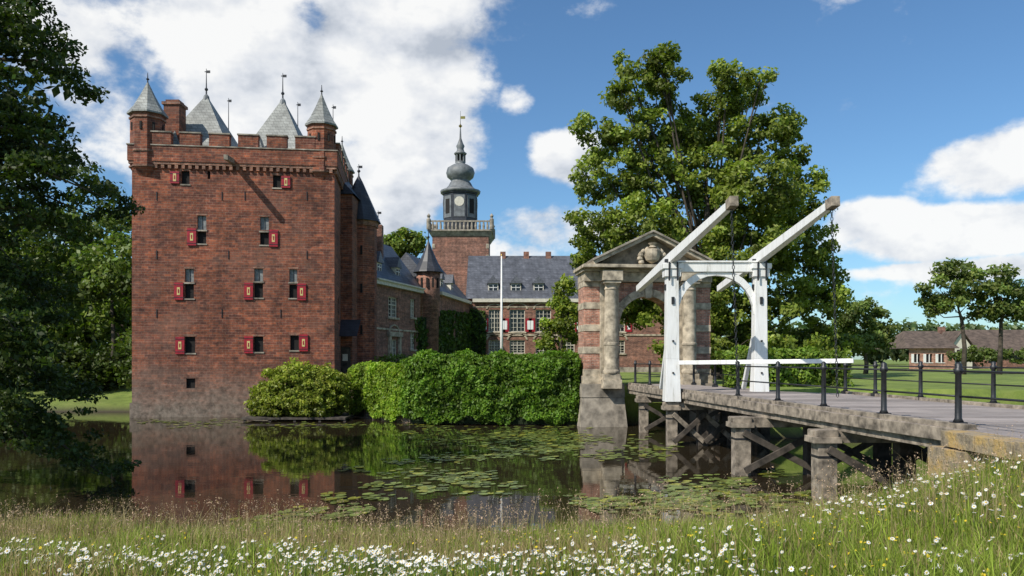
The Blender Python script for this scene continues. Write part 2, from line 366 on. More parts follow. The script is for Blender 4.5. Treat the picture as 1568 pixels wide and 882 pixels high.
for (o,d,L) in sides:
    K.wbox('corbel_band','trimbrick',o,d,-.12,L+.12,13.05,13.2,-.1,.14)
    K.wbox('corbel_band','keepbrick',o,d,-.16,L+.16,13.2,14.0,-.25,.18)
    n=int(L/.34)
    for k in range(n): K.wbox('corbels','trimbrick',o,d,.1+k*.34,.26+k*.34,12.85,13.05,-.05,.13)
    K.wbox('coping','stonegrey',o,d,-.2,L+.2,14.0,14.06,-.3,.22)
    nm=max(5,round((L-1.6)/1.42)); pitch=(L-1.5)/nm
    for k in range(nm):
        a0=.95+k*pitch; K.wbox('merlons','keepbrick',o,d,a0,a0+pitch*.7,14.06,14.68,-.28,.18)
        K.wbox('merlon_caps','stonegrey',o,d,a0-.04,a0+pitch*.7+.04,14.68,14.75,-.32,.22)
for (u,v_) in [(240,300),(340,300),(375,300),(470,300),(240,390),(350,390),(470,390),(240,480),(340,480),(430,480)]:
    a,z=on_wall(KO,KD,u,v_); K.wbox('wall_anchors','iron',KO,KD,a-.02,a+.02,z-.22,z+.22,.0,.03)
def turret(G,c,r,zb,z0,z1,za,mat='keepbrick',roof='slatelight',n=8,fin=.5,bodyband=True):
    G.lathe('turret_walls',mat,c[0],c[1],[(r*.25,zb),(r*.55,zb+(z0-zb)*.4),(r*.98,z0),(r*.98,z1)],n,rot=.5)
    if bodyband:
        for q in (z0,z0+(z1-z0)*.28,z1-.28): G.lathe('turret_bands','trimbrick',c[0],c[1],[(r*1.05,q),(r*1.05,q+.1)],n,rot=.5)
        for k in range(n):
            a=2*math.pi*k/n; G.box('turret_slits','dark',c[0]+r*.9*math.cos(a)-.05,c[0]+r*.9*math.cos(a)+.05,c[1]+r*.9*math.sin(a)-.05,c[1]+r*.9*math.sin(a)+.05,z1-.9,z1-.5)
    G.lathe('turret_roof',roof,c[0],c[1],[(r*1.16,z1-.02),(r*1.16,z1+.06),(r*.8,z1+(za-z1)*.26),(r*.4,z1+(za-z1)*.62),(.03,za)],n,rot=.5)
    G.lathe('finial','iron',c[0],c[1],[(.05,za-.1),(.03,za+.1),(.09,za+.16),(.03,za+.22),(.015,za+fin)],8)
def kp(a,e): return (KO[0]+KD[0]*a+KN[0]*e,KO[1]+KD[1]*a+KN[1]*e)
turret(K,kp(.62,.5),.86,11.9,12.9,15.7,17.45)
a2,_=on_wall(KO,KD,491); turret(K,kp(a2,.5),.76,11.9,12.9,15.45,17.2)
turret(K,kp(KL-.3,W-.5),.7,11.9,12.9,14.9,16.7); turret(K,kp(.6,W-.5),.8,11.9,12.9,15.5,17.3)
def vane(G,x,y,z0,z1,s=1):
    G.lathe('vane_rod','iron',x,y,[(.05,z0),(.03,(z0+z1)/2),(.015,z1)],6)
    G.lathe('vane_ball','iron',x,y,[(.02,z0+.25),(.1,z0+.33),(.1,z0+.39),(.02,z0+.47)],8)
    G.box('vane_flag','iron',x,x+.22*s,y-.01,y+.01,z1-.25,z1-.1); G.box('vane_flag','iron',x-.1*s,x,y-.01,y+.01,z1-.2,z1-.15)
for (u,ve,hw,Yr) in ((316,152,2.6,45.6),(433,158,2.3,46.2)):
    x=PX(u,Yr); z=PZ(ve,Yr)
    K.frust('pavilion_roof','slatelight',x,Yr,hw,hw,.14,.14,13.4,z)
    K.lathe('roof_cap','lead',x,Yr,[(.22,z-.15),(.16,z+.15),(.04,z+.3)],8); vane(K,x,Yr,z+.2,z+1.75)
    K.frust('roof_dormer','slatelight',x-.7,Yr-hw+.25,.4,.35,.02,.3,14.2,15.3)
for (u,vt,Yr) in ((350,150,47.5),(456,156,47.5),(510,160,47)):
    vane(K,PX(u,Yr),Yr,14.2,PZ(vt,Yr),.8)
xc=PX(266,43.3); K.box('chimney','keepbrick',xc-.42,xc+.42,43,43.9,13.2,16.75); K.box('chimney_cap','trimbrick',xc-.5,xc+.5,42.92,43.98,16.75,16.9); K.box('chimney_cap','keepbrick',xc-.36,xc+.36,43.1,43.8,16.9,17.05)
a,z=on_wall(KO,KD,357,250); p=kp(a,0.1);q=kp(a,-1.7); K.beam('water_spout','stonegrey',(p[0],p[1],z+.08),(q[0],q[1],z-.1),.2,.24)
for (o,d,L) in sides: K.wbox('plinth','keepbrick',o,d,-.08,L+.08,-1,.75,-.1,.09)
cx,cy=-9.42,49.0
K.lathe('stair_tower_wall','keepbrick',cx,cy,[(1.12,-.5),(1.12,11.3)],8,rot=.5)
K.lathe('stair_tower_band','trimbrick',cx,cy,[(1.2,11.1),(1.24,11.4)],8,rot=.5)
K.lathe('stair_tower_roof','slatedark',cx,cy,[(1.4,11.4),(1.35,11.5),(.8,12.7),(.25,13.9),(.03,14.3)],8,rot=.5)
vane(K,cx,cy,14.2,15)
K.box('link_wall','keepbrick',-10.9,-9.3,46.4,50,-.5,12.6); K.add('link_roof','slatedark',[(-11,46.2,12.6),(-9.15,46.2,12.6),(-9.15,50,12.6),(-11,50,12.6),(-10.6,47,14.2),(-10.3,50,14.2)],[(0,1,4),(1,2,5,4),(2,3,5),(3,0,4,5)])
K.add('porch_roof','slatedark',[(-10.2,45.2,4.3),(-8.8,45.2,4.3),(-8.8,46.4,5.3),(-10.2,46.4,5.3)],[(0,1,2,3)])
for zz in (4.5,7,9.3): K.box('stair_slits','dark',cx+.3,cx+.42,cy-1.1,cy-.9,zz,zz+.55)
K.box('keep_door','darkwood',-10.0,-9.4,46.34,46.41,1.9,3.7); K.box('door_light','cream',-9.85,-9.55,46.3,46.34,2.9,3.3)
K.done()
# ------------------------------------------------------------------ castle wings
def roofgable(G,pn,mat,o,d,L,z0,dep,zr,over=.3):
    n=(d[1],-d[0])
    def P(a,e,z): return (o[0]+d[0]*a+n[0]*e,o[1]+d[1]*a+n[1]*e,z)
    vs=[P(-over,over,z0),P(L+over,over,z0),P(L+over,-dep-over,z0),P(-over,-dep-over,z0),P(-over,-dep/2,zr),P(L+over,-dep/2,zr)]
    G.add(pn,mat,vs,[(0,1,5,4),(2,3,4,5),(1,2,5),(3,0,4),(3,2,1,0)])
def dormer(G,o,d,a,e,z,w,h,roof='slate'):
    G.wbox('dormer_cheeks','cream',o,d,a-w/2,a+w/2,z,z+h,e-1.5,e)
    G.wbox('dormer_glass','glass',o,d,a-w/2+.09,a+w/2-.09,z+.1,z+h-.1,e,e+.012)
    G.wbox('dormer_bars','white',o,d,a-.025,a+.025,z+.1,z+h-.1,e+.012,e+.03)
    G.wbox('dormer_bars','white',o,d,a-w/2+.09,a+w/2-.09,z+h*.6,z+h*.6+.05,e+.013,e+.032)
    n=(d[1],-d[0])
    def P(aa,ee,zz): return (o[0]+d[0]*aa+n[0]*ee,o[1]+d[1]*aa+n[1]*ee,zz)
    G.add('dormer_roof',roof,[P(a-w/2-.12,e+.15,z+h),P(a+w/2+.12,e+.15,z+h),P(a+w/2+.12,e-1.8,z+h),P(a-w/2-.12,e-1.8,z+h),P(a,e+.1,z+h+.75),P(a,e-1.8,z+h+.75)],[(0,1,4),(1,2,5,4),(3,0,4,5),(3,2,1,0)])
def crosswin(G,o,d,h,tr=.6,dep=.2,fr='cream',stone=True,shut=False):
    a0,a1,z0,z1=h[:4]; t=.06
    for q in ((a0,a0+t,z0,z1),(a1-t,a1,z0,z1)): G.wbox('window_frames',fr,o,d,*q,-dep,-dep+.1)
    m=(a0+a1)/2; zt=z0+(z1-z0)*tr
    G.wbox('window_frames',fr,o,d,m-t/2,m+t/2,z0,z1,-dep,-dep+.11)
    for q in (z0,zt,z1-t): G.wbox('window_frames',fr,o,d,a0+t,a1-t,q,q+t,-dep,-dep+.09)
    for k in (.25,.75):
        aa=a0+(a1-a0)*k; G.wbox('glazing_bars',fr,o,d,aa-.015,aa+.015,z0,z1,-dep,-dep+.05)
    for k in (.2,.4,.8):
        zz=z0+(z1-z0)*k; G.wbox('glazing_bars',fr,o,d,a0,a1,zz-.015,zz+.015,-dep,-dep+.045)
    if stone: G.wbox('sills','stone',o,d,a0-.12,a1+.12,z0-.13,z0,-.1,.1)
    if shut:
        w=(a1-a0)*.42
        for s0 in (a0-w-.05,a1+.05):
            G.wbox('shutters','red',o,d,s0,s0+w,z0,zt,.02,.07); G.wbox('shutters','white',o,d,s0+w*.28,s0+w*.72,z0+.2,zt-.2,.07,.08)
def archtrim(G,o,d,a0,a1,z,mat='stone',fill=None):
    n=8; m=(a0+a1)/2; r=(a1-a0)/2+.1
    nn=(d[1],-d[0])
    for k in range(n):
        t0=math.pi*k/n; t1=math.pi*(k+1)/n
        def P(t,rr,e): return (o[0]+d[0]*(m+rr*math.cos(t))+nn[0]*e,o[1]+d[1]*(m+rr*math.cos(t))+nn[1]*e,z+rr*.6*math.sin(t))
        G.hexa('arch_trim',mat,[P(t0,r,.07),P(t0,r+.16,.07),P(t0,r+.16,-.02),P(t0,r,-.02),P(t1,r,.07),P(t1,r+.16,.07),P(t1,r+.16,-.02),P(t1,r,-.02)])
A=Grp('castle_gallery_wing')
o1=(-8.65,50.0); d1,L1=unit(o1,(-6.6,57.4))
def ww(o,d,u,v0,v1,w,pane='glass'):
    a,_=on_wall(o,d,u); Yy=o[1]+a*d[1]; return (a-w/2,a+w/2,PZ(v1,Yy),PZ(v0,Yy),pane)
hs=[ww(o1,d1,602,455,486,1.5),ww(o1,d1,632,458,486,.9),ww(o1,d1,603,520,553,1.2,'dark'),ww(o1,d1,632,508,535,.9)]
hs=[(a,b,c,e,f) for a,b,c,e,f in hs if b<L1]
A.wall('walls','brick',o1,d1,L1,1,8,hs,.2)
for h in hs: crosswin(A,o1,d1,h)
h=hs[2] if len(hs)>2 else hs[0]; A.wbox('door_surround','stone',o1,d1,h[0]-.35,h[0]-.05,1.8,h[3]+.2,0,.15); A.wbox('door_surround','stone',o1,d1,h[1]+.05,h[1]+.35,1.8,h[3]+.2,0,.15); A.wbox('door_surround','stone',o1,d1,h[0]-.45,h[1]+.45,h[3]+.2,h[3]+.5,0,.22); archtrim(A,o1,d1,h[0],h[1],h[3]+.5)
A.wbox('cornice','cream',o1,d1,-.1,L1+.1,7.75,8.0,-.1,.25); A.wbox('cornice','cream',o1,d1,-.1,L1+.1,8.0,8.1,-.1,.38)
A.wbox('string_course','stone',o1,d1,0,L1,4.9,5.02,-.05,.06)
roofgable(A,'roof','slate',o1,d1,L1,8.1,4.6,11.2,.1)
dormer(A,o1,d1,1.6,-.4,8.5,.7,.75); dormer(A,o1,d1,4.6,-.4,8.5,.7,.75)
A.box('chimney','brick',PX(579,54)-.3,PX(579,54)+.3,53.7,54.4,9,PZ(345,54)); vane(A,PX(579,54),54,PZ(345,54),PZ(322,54))
tx,ty=PX(656,58.5),58.5
A.lathe('turret_body','brick',tx,ty,[(.75,1),(.75,6.9),(.82,7.0),(.88,9.4)],10,True)
A.lathe('turret_cone','slatedark',tx,ty,[(1.15,9.35),(1.1,9.45),(.7,10.1),(.3,11),(.03,11.7)],12); vane(A,tx,ty,11.6,12.6)
for k in range(5):
    a=-math.pi/2+(k-2)*.5; A.box('turret_slits','dark',tx+.86*math.cos(a)-.07,tx+.86*math.cos(a)+.07,ty+.86*math.sin(a)-.07,ty+.86*math.sin(a)+.07,8.2,8.9)
o2=(-5.45,59.3); d2,L2=unit(o2,(-3.75,70))
hs=[ww(o2,d2,688,478,510,1.1),ww(o2,d2,703,478,508,1.1),ww(o2,d2,690,522,548,1.1)]
A.wall('walls','brick',o2,d2,L2,1,8,hs,.2)
for h in hs: crosswin(A,o2,d2,h)
A.wbox('cornice','cream',o2,d2,0,L2-.3,7.8,8.05,-.1,.28)
roofgable(A,'roof','slate',o2,d2,L2,8.05,5,11,.1); dormer(A,o2,d2,2.5,-.4,8.4,.8,.8); dormer(A,o2,d2,6,-.4,8.4,.8,.8)
A.done()
B=Grp('castle_main_wing'); o3=(-3.75,70.0); d3=(1,0); L3=19
us=[757,792,832,868,905,945]; hs=[]
for k,u in enumerate(us):
    w=1.35 if k else 1.0; a,_=on_wall(o3,d3,u)
    hs.append((a-w/2,a+w/2,PZ(508,70),PZ(474,70),'glass')); hs.append((a-w/2,a+w/2,PZ(541,70),PZ(521,70),'glass'))
B.wall('walls','brick',o3,d3,L3,1,8.3,hs,.22)
B.wall('walls','brick',(o3[0]+L3,70),(0,1),7,1,8.3,[],.2)
for k,h in enumerate(hs): crosswin(B,o3,d3,h,shut=(k%2==0)); archtrim(B,o3,d3,h[0],h[1],h[3]+.06)
B.wbox('cornice','cream',o3,d3,.3,L3+.1,8.0,8.3,-.1,.3); B.wbox('string_course','stone',o3,d3,.3,L3,5.05,5.2,-.05,.07); B.wbox('string_course','stone',o3,d3,.3,L3,7.55,7.63,-.05,.05); B.wbox('plinth','stonegrey',o3,d3,.3,L3,1,2.3,-.05,.08)
roofgable(B,'roof','slate',o3,d3,L3,8.3,8,12.6,.3)
for u in (755,790,825,862,900): 
    a,_=on_wall(o3,d3,u); dormer(B,o3,d3,a,-.5,8.75,.9,.95)
for u in (770,806,840): 
    x=PX(u,73.5); B.box('chimney','brick',x-.25,x+.25,73.7,74.3,11.5,12.95)
B.done()
C=Grp('clock_tower'); cy=80; x0,x1=PX(662,cy),PX(748,cy); cx=(x0+x1)/2; hw=(x1-x0)/2; yc=cy+hw
zb=PZ(362,cy); 
C.wall('shaft_walls','brick',(x0,cy),(1,0),2*hw,1,zb,[(hw+1.0,hw+1.6,PZ(410,cy),PZ(392,cy),'glass')],.2)
C.wall('shaft_walls','brick',(x1,cy),(0,1),2*hw,1,zb,[],.2); C.wall('shaft_walls','brick',(x1,cy+2*hw),(-1,0),2*hw,1,zb,[],.2); C.wall('shaft_walls','brick',(x0,cy+2*hw),(0,-1),2*hw,1,zb,[],.2)
for k in range(9):
    zz=zb-1.2-k*1.1
    for xx in (x0,x1): C.box('quoins','stone',xx-.25 if xx==x1 else xx-.03,xx+.03 if xx==x1 else xx+.25,cy-.03,cy+.3,zz,zz+.45)
C.frust('cornice','stonegrey',cx,yc,hw+.05,hw+.05,hw+.35,hw+.35,zb,zb+.5)
C.box('gallery_floor','stonegrey',cx-hw-.42,cx+hw+.42,yc-hw-.42,yc+hw+.42,zb+.5,zb+.65)
zg=zb+.65
for s in (-1,1):
    C.box('balustrade_rail','stonegrey',cx-hw-.4,cx+hw+.4,yc+s*(hw+.33)-.08,yc+s*(hw+.33)+.08,zg+.75,zg+.9)
    C.box('balustrade_rail','stonegrey',cx+s*(hw+.33)-.08,cx+s*(hw+.33)+.08,yc-hw-.25,yc+hw+.25,zg+.752,zg+.898)
    for k in range(17):
        t=-hw-.3+(2*hw+.6)*k/16; C.lathe('balusters','stonegrey',cx+t,yc+s*(hw+.33),[(.1,zg),(.13,zg+.3),(.07,zg+.75)],6); C.lathe('balusters','stonegrey',cx+s*(hw+.33),yc+t,[(.1,zg),(.13,zg+.3),(.07,zg+.75)],6)
    for t in (-1,1): C.lathe('corner_posts','stonegrey',cx+s*(hw+.33),yc+t*(hw+.33),[(.22,zg),(.22,zg+1),(.1,zg+1.15),(.2,zg+1.35),(.02,zg+1.6)],8)
cx2=PX(705,yc); s=yc/F; 
def zz(v): return PZ(v,yc)
C.lathe('lantern_drum','slatedark',cx2,yc,[(27*s,zg),(27*s,zz(300)),(29*s,zz(299)),(29*s,zz(296))],8,rot=.5)
for k in range(8):
    a=2*math.pi*k/8; r=27*s*math.cos(math.pi/8); w=.55
    d=(-math.sin(a),math.cos(a)); o=(cx2+r*math.cos(a),yc+r*math.sin(a))
    C.wbox('drum_panels','lead',o,d,-w,w,zz(336),zz(303),.01,.05)
    if k%2==0:
        n_=12; vs=[(o[0]+math.cos(a)*.08+d[0]*.5*math.cos(t),o[1]+math.sin(a)*.08+d[1]*.5*math.cos(t),zz(313)+.5*math.sin(t)) for t in [2*math.pi*j/n_ for j in range(n_)]]
        C.add('clock_faces','cream',vs,[tuple(range(n_))])
    else: C.wbox('drum_windows','dark',o,d,-.3,.3,zz(330),zz(308),.051,.07)
C.lathe('drum_cornice','lead',cx2,yc,[(30*s,zz(297)),(31*s,zz(293)),(24*s,zz(291)),(19*s,zz(286)),(16*s,zz(280)),(14*s,zz(278)),(15*s,zz(276)),(20*s,zz(272)),(22*s,zz(265)),(20*s,zz(258)),(12*s,zz(253)),(7*s,zz(251)),(8*s,zz(249)),(8*s,zz(248))],16,True)
for k in range(8):
    a=2*math.pi*k/8; C.beam('upper_lantern_posts','lead',(cx2+7*s*math.cos(a),yc+7*s*math.sin(a),zz(249)),(cx2+7*s*math.cos(a),yc+7*s*math.sin(a),zz(236)),.12)
C.lathe('upper_lantern_core','dark',cx2,yc,[(4*s,zz(249)),(4*s,zz(236))],8)
C.lathe('spire','lead',cx2,yc,[(9*s,zz(237)),(10*s,zz(235)),(6*s,zz(232)),(5*s,zz(228)),(6.5*s,zz(224)),(4*s,zz(219)),(1.6*s,zz(212)),(.5*s,zz(190)),(.3*s,zz(170))],12,True)
C.box('vane','gold',cx2-.02,cx2+.5,yc-.02,yc+.02,zz(182),zz(178)); C.lathe('vane_ball','gold',cx2,yc,[(.03,zz(196)),(.2,zz(193)),(.03,zz(190))],8)
C.done()
FP=Grp('flagpole'); x=PX(768,60); FP.lathe('pole','white',x,60,[(.12,1.8),(.1,5),(.05,PZ(392,60))],8,True); FP.lathe('knob','gold',x,60,[(.02,PZ(392,60)),(.08,PZ(391,60)),(.02,PZ(389,60))],8); FP.lathe('base','stone',x,60,[(.35,1.8),(.3,2.1)],8); FP.done()
# ------------------------------------------------------------------ entrance gate
Gt=Grp('stone_entrance_gate',(6.12,35.9,0),math.radians(5.4),.012)
dp=1.5; HW=2.9
for s in (-1,1):
    xa,xb=sorted((s*1.3,s*HW))
    xm=(xa+xb)/2
    Gt.frust('abutment','stonegrey',xm,dp/2-.1,1.15,1.25,.95,.95,-1,1.3); Gt.frust('abutment','stonegrey',xm,dp/2-.1,.98,.98,.95,.95,1.3,1.9)
    Gt.box('pier_core','gatebrick',xa,xb,0,dp,1.9,6.45)
    for k in range(9):
        z0=2.25+k*.5
        if k%2==0:
            Gt.box('quoin_blocks','stone',xa-.02,xb+.02,-.03,dp+.03,z0,z0+.3)
    Gt.box('pier_plinth','stone',xa-.08,xb+.08,-.1,dp+.1,1.9,2.25)
    xcn=s*1.78
    Gt.box('pilaster_back','stone',xcn-.42,xcn+.42,-.12,0,2.25,6.45)
    Gt.box('column_pedestal','stone',xcn-.42,xcn+.42,-.78,-.12,1.7,2.1); Gt.box('column_pedestal','stone',xcn-.36,xcn+.36,-.74,-.12,2.1,2.35)
    Gt.lathe('column','stone',xcn,-.42,[(.36,2.35),(.38,2.42),(.36,2.5),(.31,2.55),(.31,3.6),(.335,3.62),(.335,3.72),(.305,3.74),(.3,5),(.27,6.05),(.3,6.08),(.3,6.14),(.27,6.16),(.27,6.25),(.36,6.35)],20,True)
    Gt.box('capital','stone',xcn-.38,xcn+.38,-.8,-.04,6.35,6.45)
    Gt.box('entablature_block','stone',xcn-.45,xcn+.45,-.85,-.2,6.46,6.9)
n=16; R=1.3; zs_=4.55
for y0,y1 in ((.15,dp-.1),):
    for k in range(n):
        t0=math.pi*k/n; t1=math.pi*(k+1)/n
        xa,za=R*math.cos(t0),zs_+R*math.sin(t0); xb,zb_=R*math.cos(t1),zs_+R*math.sin(t1)
        Gt.hexa('arch_wall','gatebrick',[(xb,y0,zb_),(xa,y0,za),(xa,y1,za),(xb,y1,zb_),(xb,y0,6.45),(xa,y0,6.45),(xa,y1,6.45),(xb,y1,6.45)])
        r2=R+.32; c=.0 if k%2 else .03
        Gt.hexa('voussoirs','stone',[(R*math.cos(t0)*.985,y0-.1-c,zs_+R*.985*math.sin(t0)),(r2*math.cos(t0),y0-.1-c,zs_+r2*math.sin(t0)),(r2*math.cos(t0),y0-.01,zs_+r2*math.sin(t0)),(R*math.cos(t0)*.985,y0-.01,zs_+R*.985*math.sin(t0)),
          (R*math.cos(t1)*.985,y0-.1-c,zs_+R*.985*math.sin(t1)),(r2*math.cos(t1),y0-.1-c,zs_+r2*math.sin(t1)),(r2*math.cos(t1),y0-.01,zs_+r2*math.sin(t1)),(R*math.cos(t1)*.985,y0-.01,zs_+R*.985*math.sin(t1))])
for s in (-1,1): Gt.box('imposts','stone',min(s*1.12,s*1.36),max(s*1.12,s*1.36),-.02,dp-.05,4.4,4.55)
Gt.frust('keystone','stone',0,.02,.13,.15,.2,.2,5.75,6.44)
Gt.box('entablature','stone',-HW-.02,HW+.02,-.19,dp+.05,6.47,6.895); Gt.box('cornice','stone',-HW-.12,HW+.12,-.4,dp+.2,6.9,7.02); Gt.box('cornice','stone',-HW-.2,HW+.2,-.95,dp+.3,7.02,7.16)
pw=2.5; zp=8.45
Gt.add('tympanum','stonegrey',[(-pw,-.25,7.16),(pw,-.25,7.16),(0,-.25,zp),(-pw,dp,7.16),(pw,dp,7.16),(0,dp,zp)],[(0,1,2),(4,3,5),(0,2,5,3),(2,1,4,5)])
for s in (-1,1):
    Gt.beam('raking_cornice','stone',(s*(pw+.15),dp/2-.35,7.22),(0,dp/2-.35,zp+.05),dp+1.1,.16)
    Gt.beam('raking_cornice','stonegrey',(s*(pw+.2),dp/2-.35,7.34),(0,dp/2-.35,zp+.18),dp+1.3,.09)
Gt.lathe('coat_of_arms','stone',0,-.75,[(.05,7.22),(.28,7.35),(.38,7.6),(.36,7.82),(.1,7.9)],10,True)
Gt.lathe('coat_of_arms','stone',0,-.82,[(.03,7.85),(.2,7.92),(.12,8.0),(.22,8.1),(.03,8.12)],10,True)
for k in range(11):
    a=math.pi*(k/10*1.3-.15); Gt.lathe('coat_of_arms','stone',.55*math.cos(a),-.72,[(.02,7.32+.4*math.sin(a)),(.14,7.42+.4*math.sin(a)),(.12,7.52+.4*math.sin(a)),(.02,7.62+.4*math.sin(a))],7,True)
Gt.done()
# ------------------------------------------------------------------ bridge
def XL(y): return 7.25-.09*(y-12.75)
def XR(y): return float(np.interp(y,[10,19,26,28.5,36],[12.1,11.6,11.0,8.9,7.9]))
DZ=1.87
Br=Grp('timber_moat_bridge',bevel=.006)
y=12.6
while y<36.0:
    w=.22; c=np.array([.33,.285,.26])*random.uniform(.65,1.2)
    dz=random.uniform(0,.01); g_=.014
    Br.hexa('deck_planks','deck',[(XL(y),y,DZ-.07),(XR(y),y,DZ-.07),(XR(y+w-g_),y+w-g_,DZ-.07),(XL(y+w-g_),y+w-g_,DZ-.07),(XL(y),y,DZ+dz),(XR(y),y,DZ+dz),(XR(y+w-g_),y+w-g_,DZ+dz),(XL(y+w-g_),y+w-g_,DZ+dz)],tuple(c))
    y+=w
Br.hexa('approach_paving','deck',[(7.3,-5,1.5),(12.1,-5,1.5),(12.1,12.58,1.5),(7.3,12.58,1.5),(7.3,-5,DZ),(12.1,-5,DZ),(12.1,12.58,DZ),(7.3,12.58,DZ)],(.29,.25,.23))
for (ya,yb) in ((12.7,27.2),(27.3,35.6)):
    for t in (0.03,.25,.5,.75,.97):
        pa=XL(ya)+(XR(ya)-XL(ya))*t; pb_=XL(yb)+(min(XR(yb),9)-XL(yb))*t
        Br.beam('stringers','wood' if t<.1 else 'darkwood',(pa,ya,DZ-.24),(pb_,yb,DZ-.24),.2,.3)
    m=6
    for k in range(m):
        y0=ya+(yb-ya)*k/m; y1=ya+(yb-ya)*(k+1)/m-.02
        Br.beam('edge_kerb','wood',(XL(y0)+.08,y0,DZ+.04),(XL(y1)+.08,y1,DZ+.04),.16,.09)
        Br.beam('edge_board','wood',(XL(y0)-.03,y0,DZ-.12+random.uniform(-.01,.01)),(XL(y1)-.03,y1,DZ-.12),.06,.22)
Br.beam('edge_kerb','wood',(XR(13)-.08,12.7,DZ+.04),(XR(26)-.08,26,DZ+.04),.16,.09)
rows=[(16.9,6.62),(20.7,5.95),(27.7,5.55),(32.7,5.4)]
for k,(yy,xl) in enumerate(rows):
    xr=XR(yy) if yy<26 else 8.75
    Br.beam('cross_beam','wood',(xl-.3,yy,DZ-.5),(xr+.3,yy,DZ-.5),.3,.26)
    n_=4 if k<3 else 3
    for j in range(n_):
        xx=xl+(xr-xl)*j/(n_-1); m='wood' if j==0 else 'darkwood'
        pr=.2 if j==0 and k<2 else .17
        Br.box('piles',m,xx-pr,xx+pr,yy-pr,yy+pr,-1.2,DZ-.63)
        Br.box('pile_straps','iron',xx-pr-.01,xx+pr+.01,yy-pr-.01,yy+pr+.01,DZ-.95,DZ-.9)
        if j==0: Br.box('pile_cap','wood',xx-.32,xx+.27,yy-.28,yy+.28,DZ-.63,DZ-.5); Br.box('pile_cap','wood',xx-.26,xx+.22,yy-.22,yy+.22,DZ-.5,DZ-.36)
    for j in range(n_-1):
        xa=xl+(xr-xl)*j/(n_-1); xb=xl+(xr-xl)*(j+1)/(n_-1)
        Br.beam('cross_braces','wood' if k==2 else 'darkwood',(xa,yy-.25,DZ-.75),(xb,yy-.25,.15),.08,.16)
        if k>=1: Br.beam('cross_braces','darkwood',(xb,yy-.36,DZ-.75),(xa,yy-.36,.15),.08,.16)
Br.box('near_abutment','lichen',7.0,7.3,3,12.05,-.5,DZ-.27); Br.box('near_abutment','lichen',7.3,12,12.6,12.95,-1,DZ-.4)
for k in range(9): Br.box('abutment_coping','lichen',6.86,7.32,12.75-.93*(k+1)+.02,12.75-.93*k,DZ-.25,DZ-.01+random.uniform(0,.02))
Br.box('near_abutment','lichen',6.78,7.29,12.06,13.0,-1,DZ-.28)
Br.done()
Rl=Grp('iron_bridge_railing')
def post(x,y,z=DZ,h=1.02):
    Rl.box('posts','iron',x-.1,x+.1,y-.1,y+.1,z,z+.1); Rl.lathe('posts','iron',x,y,[(.085,z+.1),(.055,z+.16),(.048,z+h-.14),(.07,z+h-.12),(.075,z+h-.05),(.045,z+h-.03),(.06,z+h+.02),(.015,z+h+.06)],10,True)
def rails(pts,z=DZ):
    for (xa,ya),(xb,yb) in zip(pts[:-1],pts[1:]):
        for q in (.93,.52): Rl.tube('rails','iron',[(xa,ya,z+q),(xb,yb,z+q)],.019,6)
Lp=[(XL(y)+.12,y) for y in (8.7,10.9,13.1,15.3,17.7,20.1,22.8)]
for p in Lp: post(*p)
rails(Lp)
L2p=[(XL(y)+.12,y) for y in (30.2,32.4,34.8)]
for p in L2p: post(*p)
rails(L2p)
Rp=[(XR(y)-.12,y) for y in (11,14,16.5,19,21.9,24.2,26)]
for p in Rp: post(*p)
rails(Rp)
Rp2=[(XR(y)-.12,y) for y in (30.2,32.4,34.8)]
for p in Rp2: post(*p)
rails(Rp2)
Rl.done()
D=Grp('white_drawbridge_frame',bevel=.012)
yl=27.7; xl=5.55; xr=8.6
for x in (xl,xr):
    D.frust('posts','white',x,yl,.27,.3,.225,.22,DZ-.34,3.0); D.frust('posts','white',x,yl,.225,.22,.2,.2,3.0,6.2)
    D.box('post_straps','iron',x-.05,x+.05,yl-.26,yl-.2,4.9,5.15); D.box('post_straps','iron',x-.24,x-.19,yl-.1,yl+.1,5.4,5.6)
    D.box('post_head','white',x-.34,x+.34,yl-.3,yl+.3,6.12,6.3); D.box('post_head','white',x-.28,x+.28,yl-.26,yl+.26,5.85,6.12)
    for q in (-.14,.14): D.box('bolts','iron',x+q-.03,x+q+.03,yl-.335,yl-.3,5.7,6.35)
    for zq in (2.5,3.6): D.box('bolts','iron',x-.03,x+.03,yl-.3,yl-.2,zq,zq+.06)
    D.beam('back_stay','white',(x,yl+.1,4.6),(x,yl+1.9,DZ+.05),.14,.16)
D.box('crossbeam','white',xl+.28,xr-.28,yl-.17,yl+.17,6.02,6.34); D.box('crossbeam_cap','white',xl-.1,xr+.1,yl-.22,yl+.22,6.34,6.4)
n=14; xm=(xl+xr)/2; ra=(xr-xl)/2-.22; rz=1.35; zsp=4.55
for k in range(n):
    t0=math.pi*k/n; t1=math.pi*(k+1)/n
    def Q(t,f_): return (xm+ra*f_*math.cos(t), zsp+rz*(f_)*math.sin(t))
    a=Q(t0,1);b=Q(t1,1)
    def outer(t):
        c,s_=math.cos(t),math.sin(t); r_=1.18; x_=xm+ra*r_*c; z_=zsp+rz*1.17*s_
        return (max(xl+.19,min(xr-.19,x_)),min(6.025,z_))
    c_=outer(t0); d_=outer(t1)
    D.hexa('arched_brace','white',[(a[0],yl-.1,a[1]),(c_[0],yl-.1,c_[1]),(c_[0],yl+.1,c_[1]),(a[0],yl+.1,a[1]),(b[0],yl-.1,b[1]),(d_[0],yl-.1,d_[1]),(d_[0],yl+.1,d_[1]),(b[0],yl+.1,b[1])])
